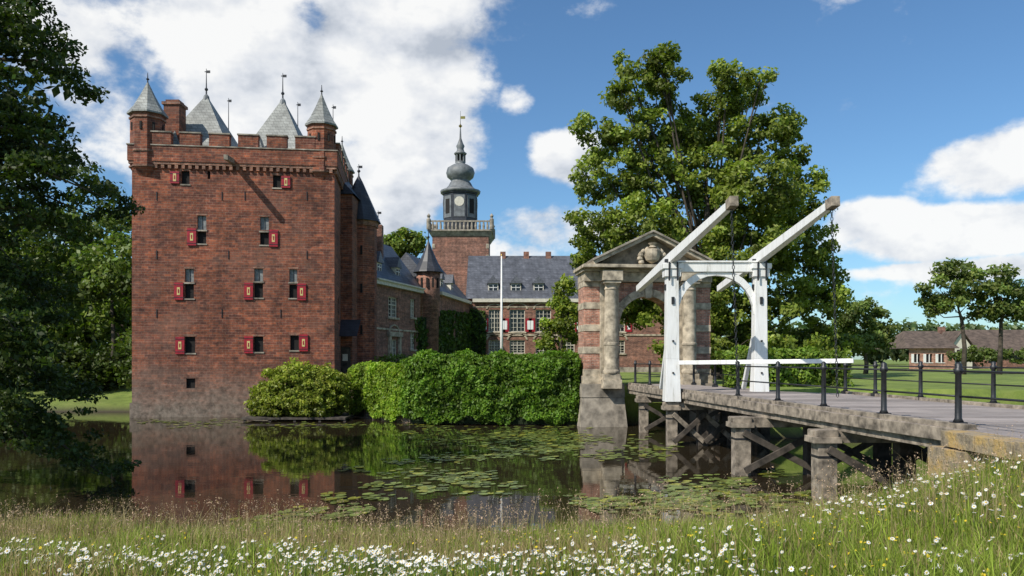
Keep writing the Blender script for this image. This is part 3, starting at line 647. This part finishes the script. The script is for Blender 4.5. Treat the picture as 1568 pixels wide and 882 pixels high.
for (xp,xn,un) in ((xl,6.05,0),(xr,8.82,0)):
    nr=Vector((xn,22.0,7.28)); pv=Vector((xp,yl,6.5)); fr=pv+(pv-nr)*.82; 
    D.beam('balance_beams','white',fr,pv,.2,.24,.26,.34); D.beam('balance_beams','white',pv,nr,.26,.34,.17,.22)
    D.beam('beam_head','wood',nr+Vector((0,.15,-.01)),nr+Vector((.01,-.28,.04)),.24,.28)
    D.beam('pivot','iron',pv+Vector((-.24,0,-.08)),pv+Vector((.24,0,-.08)),.12,.12)
    D.tube('tie_rod','iron',[pv+Vector((0,.9,-.02)),(xp,yl+.3,4.2),(xp,yl+.2,3.0)],.012,5)
    ft=Vector((xn+.25,22.2,DZ+.1)); L=(nr-ft).length
    m=int(L/.11)
    for k in range(m):
        p=nr.lerp(ft,k/m); q=nr.lerp(ft,(k+1.35)/m); s_=Vector((.03,0,0)) if k%2 else Vector((0,.03,0))
        for sg in (-1,1): D.tube('chain','iron',[p+s_*sg*.2,p.lerp(q,.25)+s_*sg,p.lerp(q,.75)+s_*sg,q+s_*sg*.2],.014,4)
D.beam('barrier_boom','white',(xl+.2,27.35,2.88),(10.55,24.6,2.95),.12,.14)
D.done()
# ------------------------------------------------------------------ quay wall + hedges
Qw=Grp('quay_wall')
def quay(p,q,z1):
    d,L=unit(p,q); Qw.wbox('masonry','quaybrick',p,d,0,L,-1,z1,-.5,0); Qw.wbox('coping','stonegrey',p,d,-.05,L+.05,z1,z1+.1,-.55,.06)
quay((-8.6,42.0),(-4.55,37.0),1.7); quay((-4.5,36.9),(3.25,36.2),1.7); quay((-13.2,40.9),(-8.5,41.2),.12); quay((9.1,36.0),(9.6,30.6),1.7)
Qw.wbox('jetty','darkwood',(-13.0,38.2),(1,0),0,5.0,.1,.2,-1.8,0)
for k in range(5): Qw.box('jetty_piles','darkwood',-12.9+k*1.2,-12.78+k*1.2,38.25,38.37,-1,.1)
Qw.done()
def hedge(name,quads,dens,leaf,col,core=.35,amp=.18,hang=None,yel=.3):
    e=empty(name); P=[];O=[];Bv=[]; cv=[];cf=[]
    for q in quads:
        q=np.array(q,float); n=np.cross(q[1]-q[0],q[3]-q[0]); A_=np.linalg.norm(n); n/=A_
        m=int(A_*dens); s=rng.uniform(0,1,m)[:,None]; t=rng.uniform(0,1,m)[:,None]
        p=q[0]*(1-s)*(1-t)+q[1]*s*(1-t)+q[2]*s*t+q[3]*(1-s)*t
        nz=np.array([mnoise.noise(Vector(x*1.1))+.6*mnoise.noise(Vector(x*3.1)) for x in p])
        p=p+n*(nz*amp*1.6+rng.uniform(-.16,.06,m))[:,None]
        P.append(p);O.append(np.tile(n,(m,1))); Bv.append(.95+.6*nz+rng.uniform(-.2,.2,m))
        b=len(cv)
        gs=8
        for i_ in range(gs+1):
            for j_ in range(gs+1):
                s_=i_/gs;t_=j_/gs; cv.append(q[0]*(1-s_)*(1-t_)+q[1]*s_*(1-t_)+q[2]*s_*t_+q[3]*(1-s_)*t_-n*core)
        for i_ in range(gs):
            for j_ in range(gs):
                a=b+i_*(gs+1)+j_; cf.append((a,a+gs+1,a+gs+2,a+1))
    P=np.concatenate(P);O=np.concatenate(O);Bv=np.clip(np.concatenate(Bv),.3,1.8)
    k=P[:,2]>(.2+.16*np.sin(P[:,0]*2.3)+.12*np.sin(P[:,0]*5.7)); P,O,Bv=P[k],O[k],Bv[k]
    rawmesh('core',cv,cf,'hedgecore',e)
    leaves('leaves',P,leaf,colorize(Bv,col,yel),e,O,upb=.1)
    return e
def band(pts,z0,z1,th,roundr=.5):
    qs=[]
    for p,q in zip(pts[:-1],pts[1:]):
        d,L=unit(p,q); nb=(-d[1],d[0]); r=roundr
        f=lambda P_,e,z:(P_[0]+nb[0]*e,P_[1]+nb[1]*e,z)
        qs.append([f(p,0,z0),f(q,0,z0),f(q,0,z1-r),f(p,0,z1-r)])
        qs.append([f(p,0,z1-r),f(q,0,z1-r),f(q,r*.35,z1-r*.3),f(p,r*.35,z1-r*.3)])
        qs.append([f(p,r*.35,z1-r*.3),f(q,r*.35,z1-r*.3),f(q,r,z1),f(p,r,z1)])
        qs.append([f(p,r,z1),f(q,r,z1),f(q,th,z1),f(p,th,z1)])
    return qs
hedge('ivy_hedge',band([(-4.9,36.6),(-4.2,36.15),(3.0,35.75)],.05,3.2,1.6,.55)+[[(3.0,35.75,.6),(3.2,37.2,.6),(3.2,37.2,3.0),(3.0,35.75,3.0)],[(-5.3,38,.2),(-4.9,36.6,.2),(-4.9,36.6,3.0),(-5.3,38,3.0)]],640,.08,(.105,.215,.022))
hedge('clipped_beech_hedge',band([(-8.5,41.2),(-6.6,39.2),(-4.9,36.9)],.05,2.7,1.6,.3),600,.08,(.175,.295,.03),amp=.1)
hedge('lawn_hedge',band([(8.9,33.4),(14.2,33.2)],1.8,3.3,1.8,.3),330,.09,(.13,.22,.03))
hedge('courtyard_hedge',band([(-8.0,46),(-3,44),(4,43)],1.8,3.1,1.2,.3),120,.1,(.09,.15,.02))
e=Grp('rounded_shrub'); blobs=[(-10.6,39.7,1.3,1.95,1.3,1.45),(-11.9,39.7,.9,1.05,1,.95),(-9.3,39.8,1.25,1.15,1.1,1.35),(-11.2,39.0,.75,1.2,.8,.6),(-9.8,38.9,.75,1.1,.8,.65)]
P,O,Bb,cs=crown_pts(blobs,.24,46,2.6)
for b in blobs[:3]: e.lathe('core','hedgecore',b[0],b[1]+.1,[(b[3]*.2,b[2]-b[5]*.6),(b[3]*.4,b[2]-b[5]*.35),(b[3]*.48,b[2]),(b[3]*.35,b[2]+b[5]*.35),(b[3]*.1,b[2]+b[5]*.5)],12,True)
e.done(); k=P[:,2]>.12; leaves('leaves',P[k],.075,colorize(Bb[k],(.22,.285,.04),.25),e.e,O[k])
iv=hedge('wall_ivy',[[(-6.95,56.4,2),(-5.2,59.2,2),(-5.2,59.2,6.2),(-6.95,56.4,5.9)],[(-5.3,59.6,2),(-4.6,64,2),(-4.6,64,6.9),(-5.3,59.6,6.6)],[(-4.5,64.6,2),(-3.65,69.6,2),(-3.65,69.6,7),(-4.5,64.6,6.9)],[(-3.7,69.7,2),(-2.3,69.7,2),(-2.3,69.7,7.2),(-3.7,69.7,7.4)]],130,.14,(.06,.12,.018),core=.1)
# ------------------------------------------------------------------ trees
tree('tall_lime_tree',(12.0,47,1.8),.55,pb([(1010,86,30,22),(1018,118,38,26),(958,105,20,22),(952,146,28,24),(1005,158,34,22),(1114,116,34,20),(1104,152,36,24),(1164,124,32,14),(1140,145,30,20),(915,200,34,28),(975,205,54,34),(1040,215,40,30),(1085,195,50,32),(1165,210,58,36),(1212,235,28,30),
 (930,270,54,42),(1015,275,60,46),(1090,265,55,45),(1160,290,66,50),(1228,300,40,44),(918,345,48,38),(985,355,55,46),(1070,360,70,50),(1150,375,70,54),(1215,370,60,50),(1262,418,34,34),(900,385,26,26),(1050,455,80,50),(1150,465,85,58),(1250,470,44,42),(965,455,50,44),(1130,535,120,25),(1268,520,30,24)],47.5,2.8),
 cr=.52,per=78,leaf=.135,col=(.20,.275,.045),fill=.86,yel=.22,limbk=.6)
tree('garden_shrub_tree',(2.6,43,1.8),.15,pb([(862,450,16,26),(870,490,22,35),(850,520,25,28)],43,.5),cr=.35,per=60,leaf=.1,col=(.19,.28,.035))
tree('background_tree',(-13,88,1.8),.5,pb([(620,372,26,22),(600,380,14,16),(640,384,12,14),(615,395,28,20)],88,.8),cr=.7,per=60,leaf=.22,col=(.14,.22,.035))
for (nm,u,lst,Yy) in (('meadow_tree',1325,[(1315,480,32,24),(1345,495,22,24),(1300,510,26,24),(1330,520,40,18)],62),
  ('park_tree',1475,[(1460,415,32,18),(1440,445,30,18),(1490,440,30,20),(1460,465,46,14),(1430,475,20,10),(1500,478,22,12)],60),
  ('park_tree',1530,[(1532,425,20,18),(1520,455,25,20),(1555,450,22,26),(1540,480,35,12),(1575,470,20,20)],60)):
    tree(nm,(PX(u,Yy),Yy,1.8),.16,pb(lst,Yy,.6),cr=.5,per=60,leaf=.15,col=(.14,.215,.055),fill=.8,fork=PZ(490,Yy) if nm!='meadow_tree' else None)
def woods(name,lst,Yy,dy,col,leaf=.2,trunks=5,cr=.9,per=70,fill=.9,tr=.2):
    bl=pb(lst,Yy,dy); G=Grp(name)
    for k in range(trunks):
        b=bl[(k*3)%len(bl)]; G.tube('trunks','bark',[(b[0],b[1],.3),(b[0]+.2,b[1],4),(b[0],b[1],b[2])],[tr,tr*.8,tr*.4],7)
    G.done(); P,O,B_,_=crown_pts(bl,cr,per,fill); leaves('foliage',P,leaf,colorize(B_,col,.3),G.e,O)
woods('woodland_trees',[(20,360,60,45),(80,350,50,40),(140,352,45,38),(185,350,30,35),(30,430,60,50),(110,420,60,50),(170,430,45,55),(40,510,60,45),(120,500,60,45),(180,510,40,50),(110,555,55,30),(175,560,40,30),(-60,400,60,70),(-60,520,60,60),(205,420,40,60),(215,520,30,50)],58,4,(.11,.175,.032),trunks=7,per=60)
woods('woodland_undergrowth',[(-40+k*38,568+random.uniform(-8,6),30,34) for k in range(8)],50,1.2,(.06,.10,.02),.16,2,.6,60,1.0,.12)
woods('woodland_backdrop',[(-100+k*50,470+random.uniform(-20,20),60,95) for k in range(7)],70,2,(.05,.09,.018),.4,3,1.6,55,1.2)
woods('distant_treeline',[(900+k*32,526+random.uniform(-8,5),30,16+random.uniform(0,8)) for k in range(26)],180,12,(.09,.14,.06),.8,3,2.2,45,1.0)
woods('lawn_shrubs',[(1190+k*22,525+random.uniform(-8,4),18,14) for k in range(6)],50,2,(.14,.2,.035),.12,2,.4,60)
OT=Grp('overhanging_beech_tree'); OT.tube('trunk','bark',[(-17,18,.8),(-16.6,18,5),(-16.2,18.3,10),(-16,18.5,16)],[.7,.55,.45,.2],10)
spr=[];
def spray(u0,v0,u1,v1,Ya,n,w):
    p0=Vector((PX(u0,Ya),Ya,PZ(v0,Ya))); p1=Vector((PX(u1,Ya),Ya+random.uniform(-1,1),PZ(v1,Ya)))
    OT.tube('branches','bark',[p0,p0.lerp(p1,.5)+Vector((0,0,.35)),p1],[.06,.035,.008],5)
    for k in range(n):
        t=random.uniform(.05,1)**.8; c=p0.lerp(p1,t)+Vector((0,0,.35*4*t*(1-t)))
        spr.append((c.x+random.gauss(0,w*.6),c.y+random.gauss(0,w*.9),c.z+random.gauss(0,w*.4)))
for a in [(-60,-20,60,20,14),(-60,20,75,60,16),(-60,60,130,100,22),(-40,90,138,135,20),(-60,130,60,165,14),(-60,150,90,215,18),(-60,190,125,255,20),(-50,230,175,315,30),(-60,260,155,300,24),(-60,290,125,325,24),(-60,320,70,355,20),(-60,-60,60,-30,14),
   (-80,340,55,420,22),(-80,390,60,480,26),(-80,430,55,540,26),(-80,480,65,600,28),(-80,520,65,640,30),(-80,560,100,690,32),(-80,600,130,735,30),(-60,640,165,742,24),(-80,620,80,700,28),(-80,380,30,440,20),(-90,450,40,500,24),(-90,540,60,570,26),(-60,560,110,615,20)]:
    spray(*a[:4],18+random.uniform(-1.5,1.5),int(a[4]*1.45),.36)
    OT.tube('branches','bark',[(-16.4,18.2,PZ(a[1],18)+.5),(PX(a[0],18),18,PZ(a[1],18))],[.12,.06],5)
OT.done()
P=[];O=[];Bv=[]
for c in spr:
    m=46; q=rng.normal(size=(m,3)); q/=np.linalg.norm(q,axis=1)[:,None]; q*=(rng.uniform(0,1,m)**.5)[:,None]
    P.append(np.array(c)+q*np.array([.34,.34,.13])); O.append(q*.2); Bv.append(np.full(m,rng.uniform(.6,1.3)))
for blob in pb([(-20,30,40,60),(-20,180,50,80),(-50,420,50,60),(-50,560,50,60),(-30,640,60,40)],18.5,.5):
    q,o_,b_,_=crown_pts([blob],.3,50,1.2); P.append(q);O.append(o_);Bv.append(b_*.9)
leaves('crown',np.concatenate(P),.063,colorize(np.concatenate(Bv),(.048,.083,.018),.3),OT.e,np.concatenate(O))
P,O,B_,_=crown_pts([(-15,18,13,4,4,3),(-16,20,9,4,3.5,3),(-17,15,10,3.5,3.5,3.5)],.8,50,.9)
leaves('upper_crown',P,.16,colorize(B_,(.045,.075,.018),.3),OT.e,O)
# ------------------------------------------------------------------ farmhouse
Fh=Grp('thatched_farmhouse'); Yh=92; x0=PX(1392,Yh); x1=PX(1462,Yh); ze=PZ(532,Yh); zr=PZ(505,Yh)
L=x1-x0
Fh.wall('walls','gatebrick',(x0,Yh),(1,0),L,1.5,ze,[(.6,1.3,2.6,3.6,'glass'),(2.0,2.7,2.6,3.6,'glass'),(3.4,4.1,2.6,3.6,'glass')],.15)
for a in (.6,2.0,3.4):
    Fh.wbox('window_frames','white',(x0,Yh),(1,0),a-.05,a+.75,2.55,2.62,0,.05); Fh.wbox('window_frames','white',(x0,Yh),(1,0),a+.32,a+.38,2.6,3.6,-.1,.03)
    Fh.wbox('shutters','white',(x0,Yh),(1,0),a-.35,a-.05,2.6,3.6,0,.04)
Fh.wall('walls','gatebrick',(x1,Yh),(0,1),8,1.5,ze,[],.2); 
Fh.add('roof','thatch',[(x0-.4,Yh-.4,ze-.1),(x1+.4,Yh-.4,ze-.1),(x1+.4,Yh+8,ze-.1),(x0-.4,Yh+8,ze-.1),(x0+1.3,Yh+4,zr),(x1,Yh+4,zr)],[(0,1,5,4),(1,2,5),(2,3,4,5),(3,0,4)])
x2=PX(1475,Yh+4); x3=PX(1640,Yh+4)
Fh.wall('barn_walls','brick',(x2,Yh+4),(1,0),x3-x2,1.5,ze-.3,[(3,4,2.5,3.4,'glass'),(6,7,2.5,3.4,'glass')],.15)
Fh.add('barn_roof','thatch',[(x2-.3,Yh+3.4,ze-.6),(x3,Yh+3.4,ze-.6),(x3,Yh+13,ze-.6),(x2-.3,Yh+13,ze-.6),(x2+2,Yh+8,zr+.3),(x3,Yh+8,zr+.3)],[(0,1,5,4),(1,2,5),(2,3,4,5),(3,0,4)])
xg=PX(1487,Yh); Fh.add('white_gable','cream',[(xg-1.3,Yh+2,1.5),(xg+1.3,Yh+2,1.5),(xg+1.3,Yh+2,ze),(xg,Yh+2,zr-.3),(xg-1.3,Yh+2,ze)],[(0,1,2,3,4)])
Fh.add('gable_roof','thatch',[(xg-1.7,Yh+1.7,ze-.3),(xg,Yh+1.7,zr),(xg+1.7,Yh+1.7,ze-.3),(xg-1.7,Yh+8,ze-.3),(xg,Yh+8,zr),(xg+1.7,Yh+8,ze-.3)],[(0,1,4,3),(1,2,5,4)])
Fh.box('chimney','brick',xg-.3,xg+.3,Yh+6,Yh+6.7,zr-.5,zr+.6)
Fh.done()
woods('farm_hedge',[(1465+k*22,545+random.uniform(-3,2),13,8+random.uniform(0,5)) for k in range(7)],84,1.5,(.10,.155,.035),.15,1,.4,40)
# ------------------------------------------------------------------ grass, flowers, lilies
def blades(name,x,y,h,w,col,lean=.35,parent=None,droop=1.0):
    n=len(x); z=land(x,y); a=rng.uniform(0,2*np.pi,n); l=rng.normal(0,lean,n)*h+.1*h
    dx,dy=np.cos(a)*l,np.sin(a)*l; b=rng.uniform(0,2*np.pi,n); wx,wy=np.cos(b)*w/2,np.sin(b)*w/2*.5
    p=np.stack([x,y,z],1); v=np.empty((n,5,3))
    W=np.stack([wx,wy,np.zeros(n)],1)
    m=p+np.stack([dx*.3,dy*.3,h*.6],1); t=p+np.stack([dx,dy,h*droop],1)
    v[:,0]=p-W;v[:,1]=p+W;v[:,2]=m-W*.75;v[:,3]=m+W*.75;v[:,4]=t
    base=np.arange(n)[:,None]*5
    f=np.concatenate([base+np.array([0,1,3]),base+np.array([0,3,2]),base+np.array([2,3,4])],0)
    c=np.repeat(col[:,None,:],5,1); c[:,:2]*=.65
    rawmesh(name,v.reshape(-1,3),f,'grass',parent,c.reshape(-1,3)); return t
def samp(n,y0,y1,pad=2.5,dnmin=-.1,dnmax=99,k=.66,bias=1.0):
    y=y0+(y1-y0)*rng.uniform(0,1,n)**bias; x=rng.uniform(-1,1,n)*(k*y+pad)
    dn=np.interp(x,NX,NY)-y; m=(dn>dnmin)&(dn<dnmax)&~((x>6.85)&(x<12.2)&(y<13.1)); return x[m],y[m]
GE=empty('meadow_grass')
def nz(x,y,s,o=0): return np.array([mnoise.noise(Vector((a*s+o,b*s,o))) for a,b in zip(x,y)])
x,y=samp(165000,4.0,15.0,2.0,0)
nn=nz(x,y,.5); n2_=nz(x,y,1.7,4); h=rng.uniform(.07,.23,len(x))*(1+.7*nn+.6*n2_)*np.interp(x,[0,3],[.85,1.3])+.03
cg=np.array([.25,.32,.045])[None]*rng.uniform(.5,1.3,(len(x),1))*(1+.5*n2_)[:,None]
st=(rng.uniform(0,1,len(x))<(.25+.6*nz(x,y,.35,9)+.25*(x<1)))[:,None]; cg=np.where(st,np.array([.40,.31,.15])[None]*rng.uniform(.55,1.2,(len(x),1)),cg)
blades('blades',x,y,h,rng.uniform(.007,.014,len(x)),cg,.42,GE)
x,y=samp(24000,6.0,15.5,2.5,-.2,2.6)
h=rng.uniform(.12,.4,len(x))*(1+.9*nz(x,y,.9,2)); cg=np.array([.38,.29,.14])[None]*rng.uniform(.35,1.25,(len(x),1)); cg[::3]*=np.array([.5,.85,.4])
blades('margin_blades',x,y,h,rng.uniform(.006,.012,len(x)),cg,.42,GE)
x,y=samp(10000,4.8,15.5,2.5,-.15,7.0); k=rng.uniform(0,1,len(x))<.5+1.1*nz(x,y,.6,7); x,y=x[k],y[k]
h=rng.uniform(.26,.64,len(x))*np.interp(x,[-3,4],[.9,1.15]); tips=blades('seed_stems',x,y,h,np.full(len(x),.006),np.array([.42,.33,.17])[None]*rng.uniform(.6,1.2,(len(x),1)),.32,GE)
n=len(tips)
off=rng.normal(size=(7,n,3))*np.array([.012,.012,.038]); pts=(tips[None]+off).reshape(-1,3)-np.array([0,0,.02])
leaves('seed_heads',pts,.012,np.array([.52,.36,.25])[None]*rng.uniform(.5,1.35,(len(pts),1)),GE,mat='grass',aspect=.35)
def daisies(name,x,y,h,r,pc,cc):
    e_=empty(name); n=len(x); z=land(x,y)+h; P=np.stack([x,y,z],1)
    nr=rng.normal(size=(n,3))*.42+np.array([-.3,-.35,1]); nr/=np.linalg.norm(nr,axis=1)[:,None]
    t=np.cross(nr,np.array([0,1,.1])); t/=np.linalg.norm(t,axis=1)[:,None]; b=np.cross(nr,t)
    K_=18; v=np.empty((n,K_+1,3)); v[:,0]=P
    for k in range(K_):
        a=2*np.pi*k/K_; rr=(r*(1 if k%2 else .62))[:,None]; v[:,k+1]=P+(t*np.cos(a)+b*np.sin(a))*rr-nr*r[:,None]*.12
    base=np.arange(n)[:,None]*(K_+1)
    f=np.concatenate([base+np.array([0,1+k,1+(k+1)%K_]) for k in range(K_)],0)
    c=np.repeat((np.array(pc)[None]*rng.uniform(.75,1.05,(n,1)))[:,None,:],K_+1,1)
    rawmesh('petals',v.reshape(-1,3),f,'petal',e_,c.reshape(-1,3))
    v=np.empty((n,7,3)); v[:,0]=P+nr*r[:,None]*.22
    for k in range(6):
        a=2*np.pi*k/6; v[:,k+1]=P+(t*np.cos(a)+b*np.sin(a))*(r*.32)[:,None]+nr*r[:,None]*.04
    base=np.arange(n)[:,None]*7; f=np.concatenate([base+np.array([0,1+k,1+(k+1)%6]) for k in range(6)],0)
    rawmesh('centres',v.reshape(-1,3),f,'petal',e_,np.tile(np.array(cc),(n*7,1)))
    w=np.full((n,3),0.); w[:,0]=.003
    g0=np.stack([x,y,z-h],1); vv=np.stack([g0-w,g0+w,P+w-nr*.002,P-w-nr*.002],1).reshape(-1,3)
    rawmesh('stems',vv,np.arange(n*4).reshape(-1,4),'grass',e_,np.tile(np.array([.12,.18,.04]),(n*4,1)))
x,y=samp(16000,4.2,8.5,1.5,.5); q=nz(x,y,.7,3)+.6*nz(x,y,2.6,5)
pr=np.interp(y,[4,5.8,6.8,8.5],[.6,.58,.13,.02])*np.interp(x,[-6,0,1.2,2.2,8],[1,1,.6,.12,.1])*(1+2.9*q)
k=rng.uniform(0,1,len(x))<pr; x,y=x[k],y[k]
daisies('oxeye_daisies',x,y,rng.uniform(.1,.26,len(x)),rng.uniform(.012,.023,len(x)),(.76,.76,.72),(.6,.4,.04))
x,y=samp(1200,6.5,12.5,1,.5); k=x>3.2; x,y=x[k],y[k]
daisies('bank_daisies',x,y,rng.uniform(.2,.38,len(x)),rng.uniform(.018,.028,len(x)),(.75,.75,.7),(.6,.4,.04))
x,y=samp(1300,4.3,10,1,.5); k=rng.uniform(0,1,len(x))<np.where(x>0,.6,.15); x,y=x[k],y[k]
daisies('buttercups',x,y,rng.uniform(.14,.26,len(x)),rng.uniform(.01,.016,len(x)),(.7,.55,.03),(.6,.4,.02))
lx=[];ly=[]
for (u0,v_,ru,rv,n_) in [(800,668,120,12,600),(850,688,75,9,220),(700,730,90,12,130),(560,768,80,14,70),(500,790,90,12,60),(740,695,90,10,110),(920,772,60,14,130),(1060,765,80,20,380),(1130,742,80,12,170),(980,695,70,16,90),(320,648,150,5,160),(480,652,60,5,90),(660,655,60,7,100),(1190,770,60,14,90),(640,748,110,10,80),(600,712,70,10,40)]:
    cl=[(random.gauss(0,ru*.5),random.gauss(0,rv*.6)) for _ in range(max(4,n_//12))]
    for _ in range(n_):
        c0=random.choice(cl); u=u0+c0[0]+random.gauss(0,ru*.16); vv=max(v_+c0[1]+random.gauss(0,rv*.26),642); Yq=F*EYE/(vv-550); lx.append(PX(u,Yq)); ly.append(Yq)
lx=np.array(lx);ly=np.array(ly); ok=(land(lx,ly)<-.02); lx,ly=lx[ok],ly[ok]; n=len(lx); K_=14
r=rng.uniform(.06,.15,n); a0=rng.uniform(0,6.28,n); tx_=rng.normal(0,.04,n)
v=np.empty((n,K_+1,3)); zz_=rng.uniform(.008,.02,n); v[:,0]=np.stack([lx,ly,zz_],1)
for k in range(K_):
    a=a0+.25+(2*np.pi-.5)*k/(K_-1); v[:,k+1,0]=lx+r*np.cos(a); v[:,k+1,1]=ly+r*np.sin(a)*1.05; v[:,k+1,2]=zz_+.002+np.abs(tx_)*r*(1+np.cos(a))
base=np.arange(n)[:,None]*(K_+1); f=np.concatenate([base+np.array([0,1+k,2+k]) for k in range(K_-1)],0)
c=np.array([.15,.19,.045])[None]*rng.uniform(.4,1.5,(n,1)); c[rng.uniform(0,1,n)<.25]*=np.array([1.5,1.2,.7])
rawmesh('lily_pads',v.reshape(-1,3),f,'pad',None,np.repeat(c,K_+1,0))
# ------------------------------------------------------------------ world
wd=bpy.data.worlds.new("World"); sc.world=wd; wd.use_nodes=True; nt=wd.node_tree
for n_ in list(nt.nodes): nt.nodes.remove(n_)
S=Vector((-.62,-.54,.78)).normalized(); el=math.asin(S.z); az=math.atan2(S.x,S.y)
sky=N(nt,'ShaderNodeTexSky',sky_type='NISHITA'); sky.sun_disc=False; sky.sun_elevation=el; sky.sun_rotation=az; sky.ozone_density=2.0; sky.air_density=1.0; sky.dust_density=.5
tint=mix(nt,sky.outputs[0],(.66,.90,1.06),1.0,'MULTIPLY')
b1=N(nt,'ShaderNodeBackground'); b1.inputs[1].default_value=.125; nt.links.new(tint,b1.inputs[0])
D0=N(nt,'ShaderNodeTexCoord').outputs['Generated']
def vm(op,a,b=None):
    n_=N(nt,'ShaderNodeVectorMath',operation=op)
    for s_,x_ in zip(n_.inputs,(a,b)):
        if x_ is None: continue
        if isinstance(x_,bpy.types.NodeSocket): nt.links.new(x_,s_)
        else: s_.default_value=x_
    return n_
def mm(op,a,b=None,clamp=False):
    n_=N(nt,'ShaderNodeMath',operation=op); n_.use_clamp=clamp
    for s_,x_ in zip(n_.inputs,(a,b)):
        if x_ is None: continue
        if isinstance(x_,bpy.types.NodeSocket): nt.links.new(x_,s_)
        else: s_.default_value=x_
    return n_.outputs[0]
nd=vm('NORMALIZE',D0).outputs[0]
st=vm('MULTIPLY',nd,(1,1,1.45)).outputs[0]
n1=noise(nt,st,5.5,10,.58)
n2=noise(nt,vm('ADD',st,(-.03,-.02,.045)).outputs[0],5.5,5,.58)
tot=None
for (u,v_,ru,rv,am) in [(600,110,190,150,.95),(650,200,140,90,.7),(400,150,180,130,.9),(300,30,280,90,.76),(560,310,180,150,.7),(100,50,180,110,.7),(160,200,190,130,.66),(540,410,170,80,.58),(788,150,44,40,.46),(880,245,90,52,.76),(850,350,150,60,.7),(780,390,150,45,.64),(1550,235,140,58,.8),(1500,352,220,42,.78),(1330,340,78,40,.66),(1295,172,40,25,.25),(1400,415,150,14,.42),(1560,410,140,24,.55)]:
    c=Vector(((u-784)/F,1,(550-v_)/F)).normalized(); k=F
    d=vm('SUBTRACT',nd,tuple(c)).outputs[0]; d=vm('MULTIPLY',d,(k/ru,2.5,k/rv)).outputs[0]; ln=vm('LENGTH',d).outputs['Value']
    mr=N(nt,'ShaderNodeMapRange',interpolation_type='SMOOTHSTEP'); mr.inputs[1].default_value=.1; mr.inputs[2].default_value=1.3; mr.inputs[3].default_value=am; mr.inputs[4].default_value=0
    nt.links.new(ln,mr.inputs[0]); tot=mr.outputs[0] if tot is None else mm('MAXIMUM',tot,mr.outputs[0])
sp=N(nt,'ShaderNodeSeparateXYZ'); nt.links.new(nd,sp.inputs[0])
bk=mm('MULTIPLY',mm('LESS_THAN',sp.outputs[1],.45),.18); tot=mm('MAXIMUM',tot,bk)
dn_=mm('ADD',mm('MULTIPLY',mm('SUBTRACT',n1,.5),2.1),tot)
mr=N(nt,'ShaderNodeMapRange',interpolation_type='SMOOTHSTEP'); mr.inputs[1].default_value=.22; mr.inputs[2].default_value=.5; nt.links.new(dn_,mr.inputs[0])
shade=mm('ADD',mm('MULTIPLY',mm('SUBTRACT',n1,n2),4.2),.7,True)
cc=ramp(nt,shade,[(.0,(.48,.53,.61)),(.5,(.77,.80,.85)),(1,(1.0,1.0,.99))])
b2=N(nt,'ShaderNodeBackground'); nt.links.new(cc,b2.inputs[0]); b2.inputs[1].default_value=.98
ms=N(nt,'ShaderNodeMixShader'); nt.links.new(mm('MULTIPLY',mr.outputs[0],.96),ms.inputs[0]); nt.links.new(b1.outputs[0],ms.inputs[1]); nt.links.new(b2.outputs[0],ms.inputs[2])
wo=N(nt,'ShaderNodeOutputWorld'); nt.links.new(ms.outputs[0],wo.inputs[0])
ld=bpy.data.lights.new('sun','SUN'); ld.energy=5.0; ld.angle=math.radians(.5); ld.color=(1,.94,.84)
lo=bpy.data.objects.new('sun',ld); COL.objects.link(lo); lo.rotation_euler=S.to_track_quat('Z','Y').to_euler(); lo.location=(0,0,60)
cd=bpy.data.cameras.new('camera'); cd.sensor_width=36; cd.lens=36*F/1568; cd.shift_y=(550-441)/1568; cd.clip_end=6000; cd.clip_start=.1
co=bpy.data.objects.new('camera',cd); COL.objects.link(co); co.location=(0,0,EYE); co.rotation_euler=(math.radians(90),0,0); sc.camera=co
sc.view_settings.view_transform='Standard'; sc.view_settings.look='None'; sc.view_settings.exposure=0
print('faces',sum(len(m.polygons) for m in bpy.data.meshes))
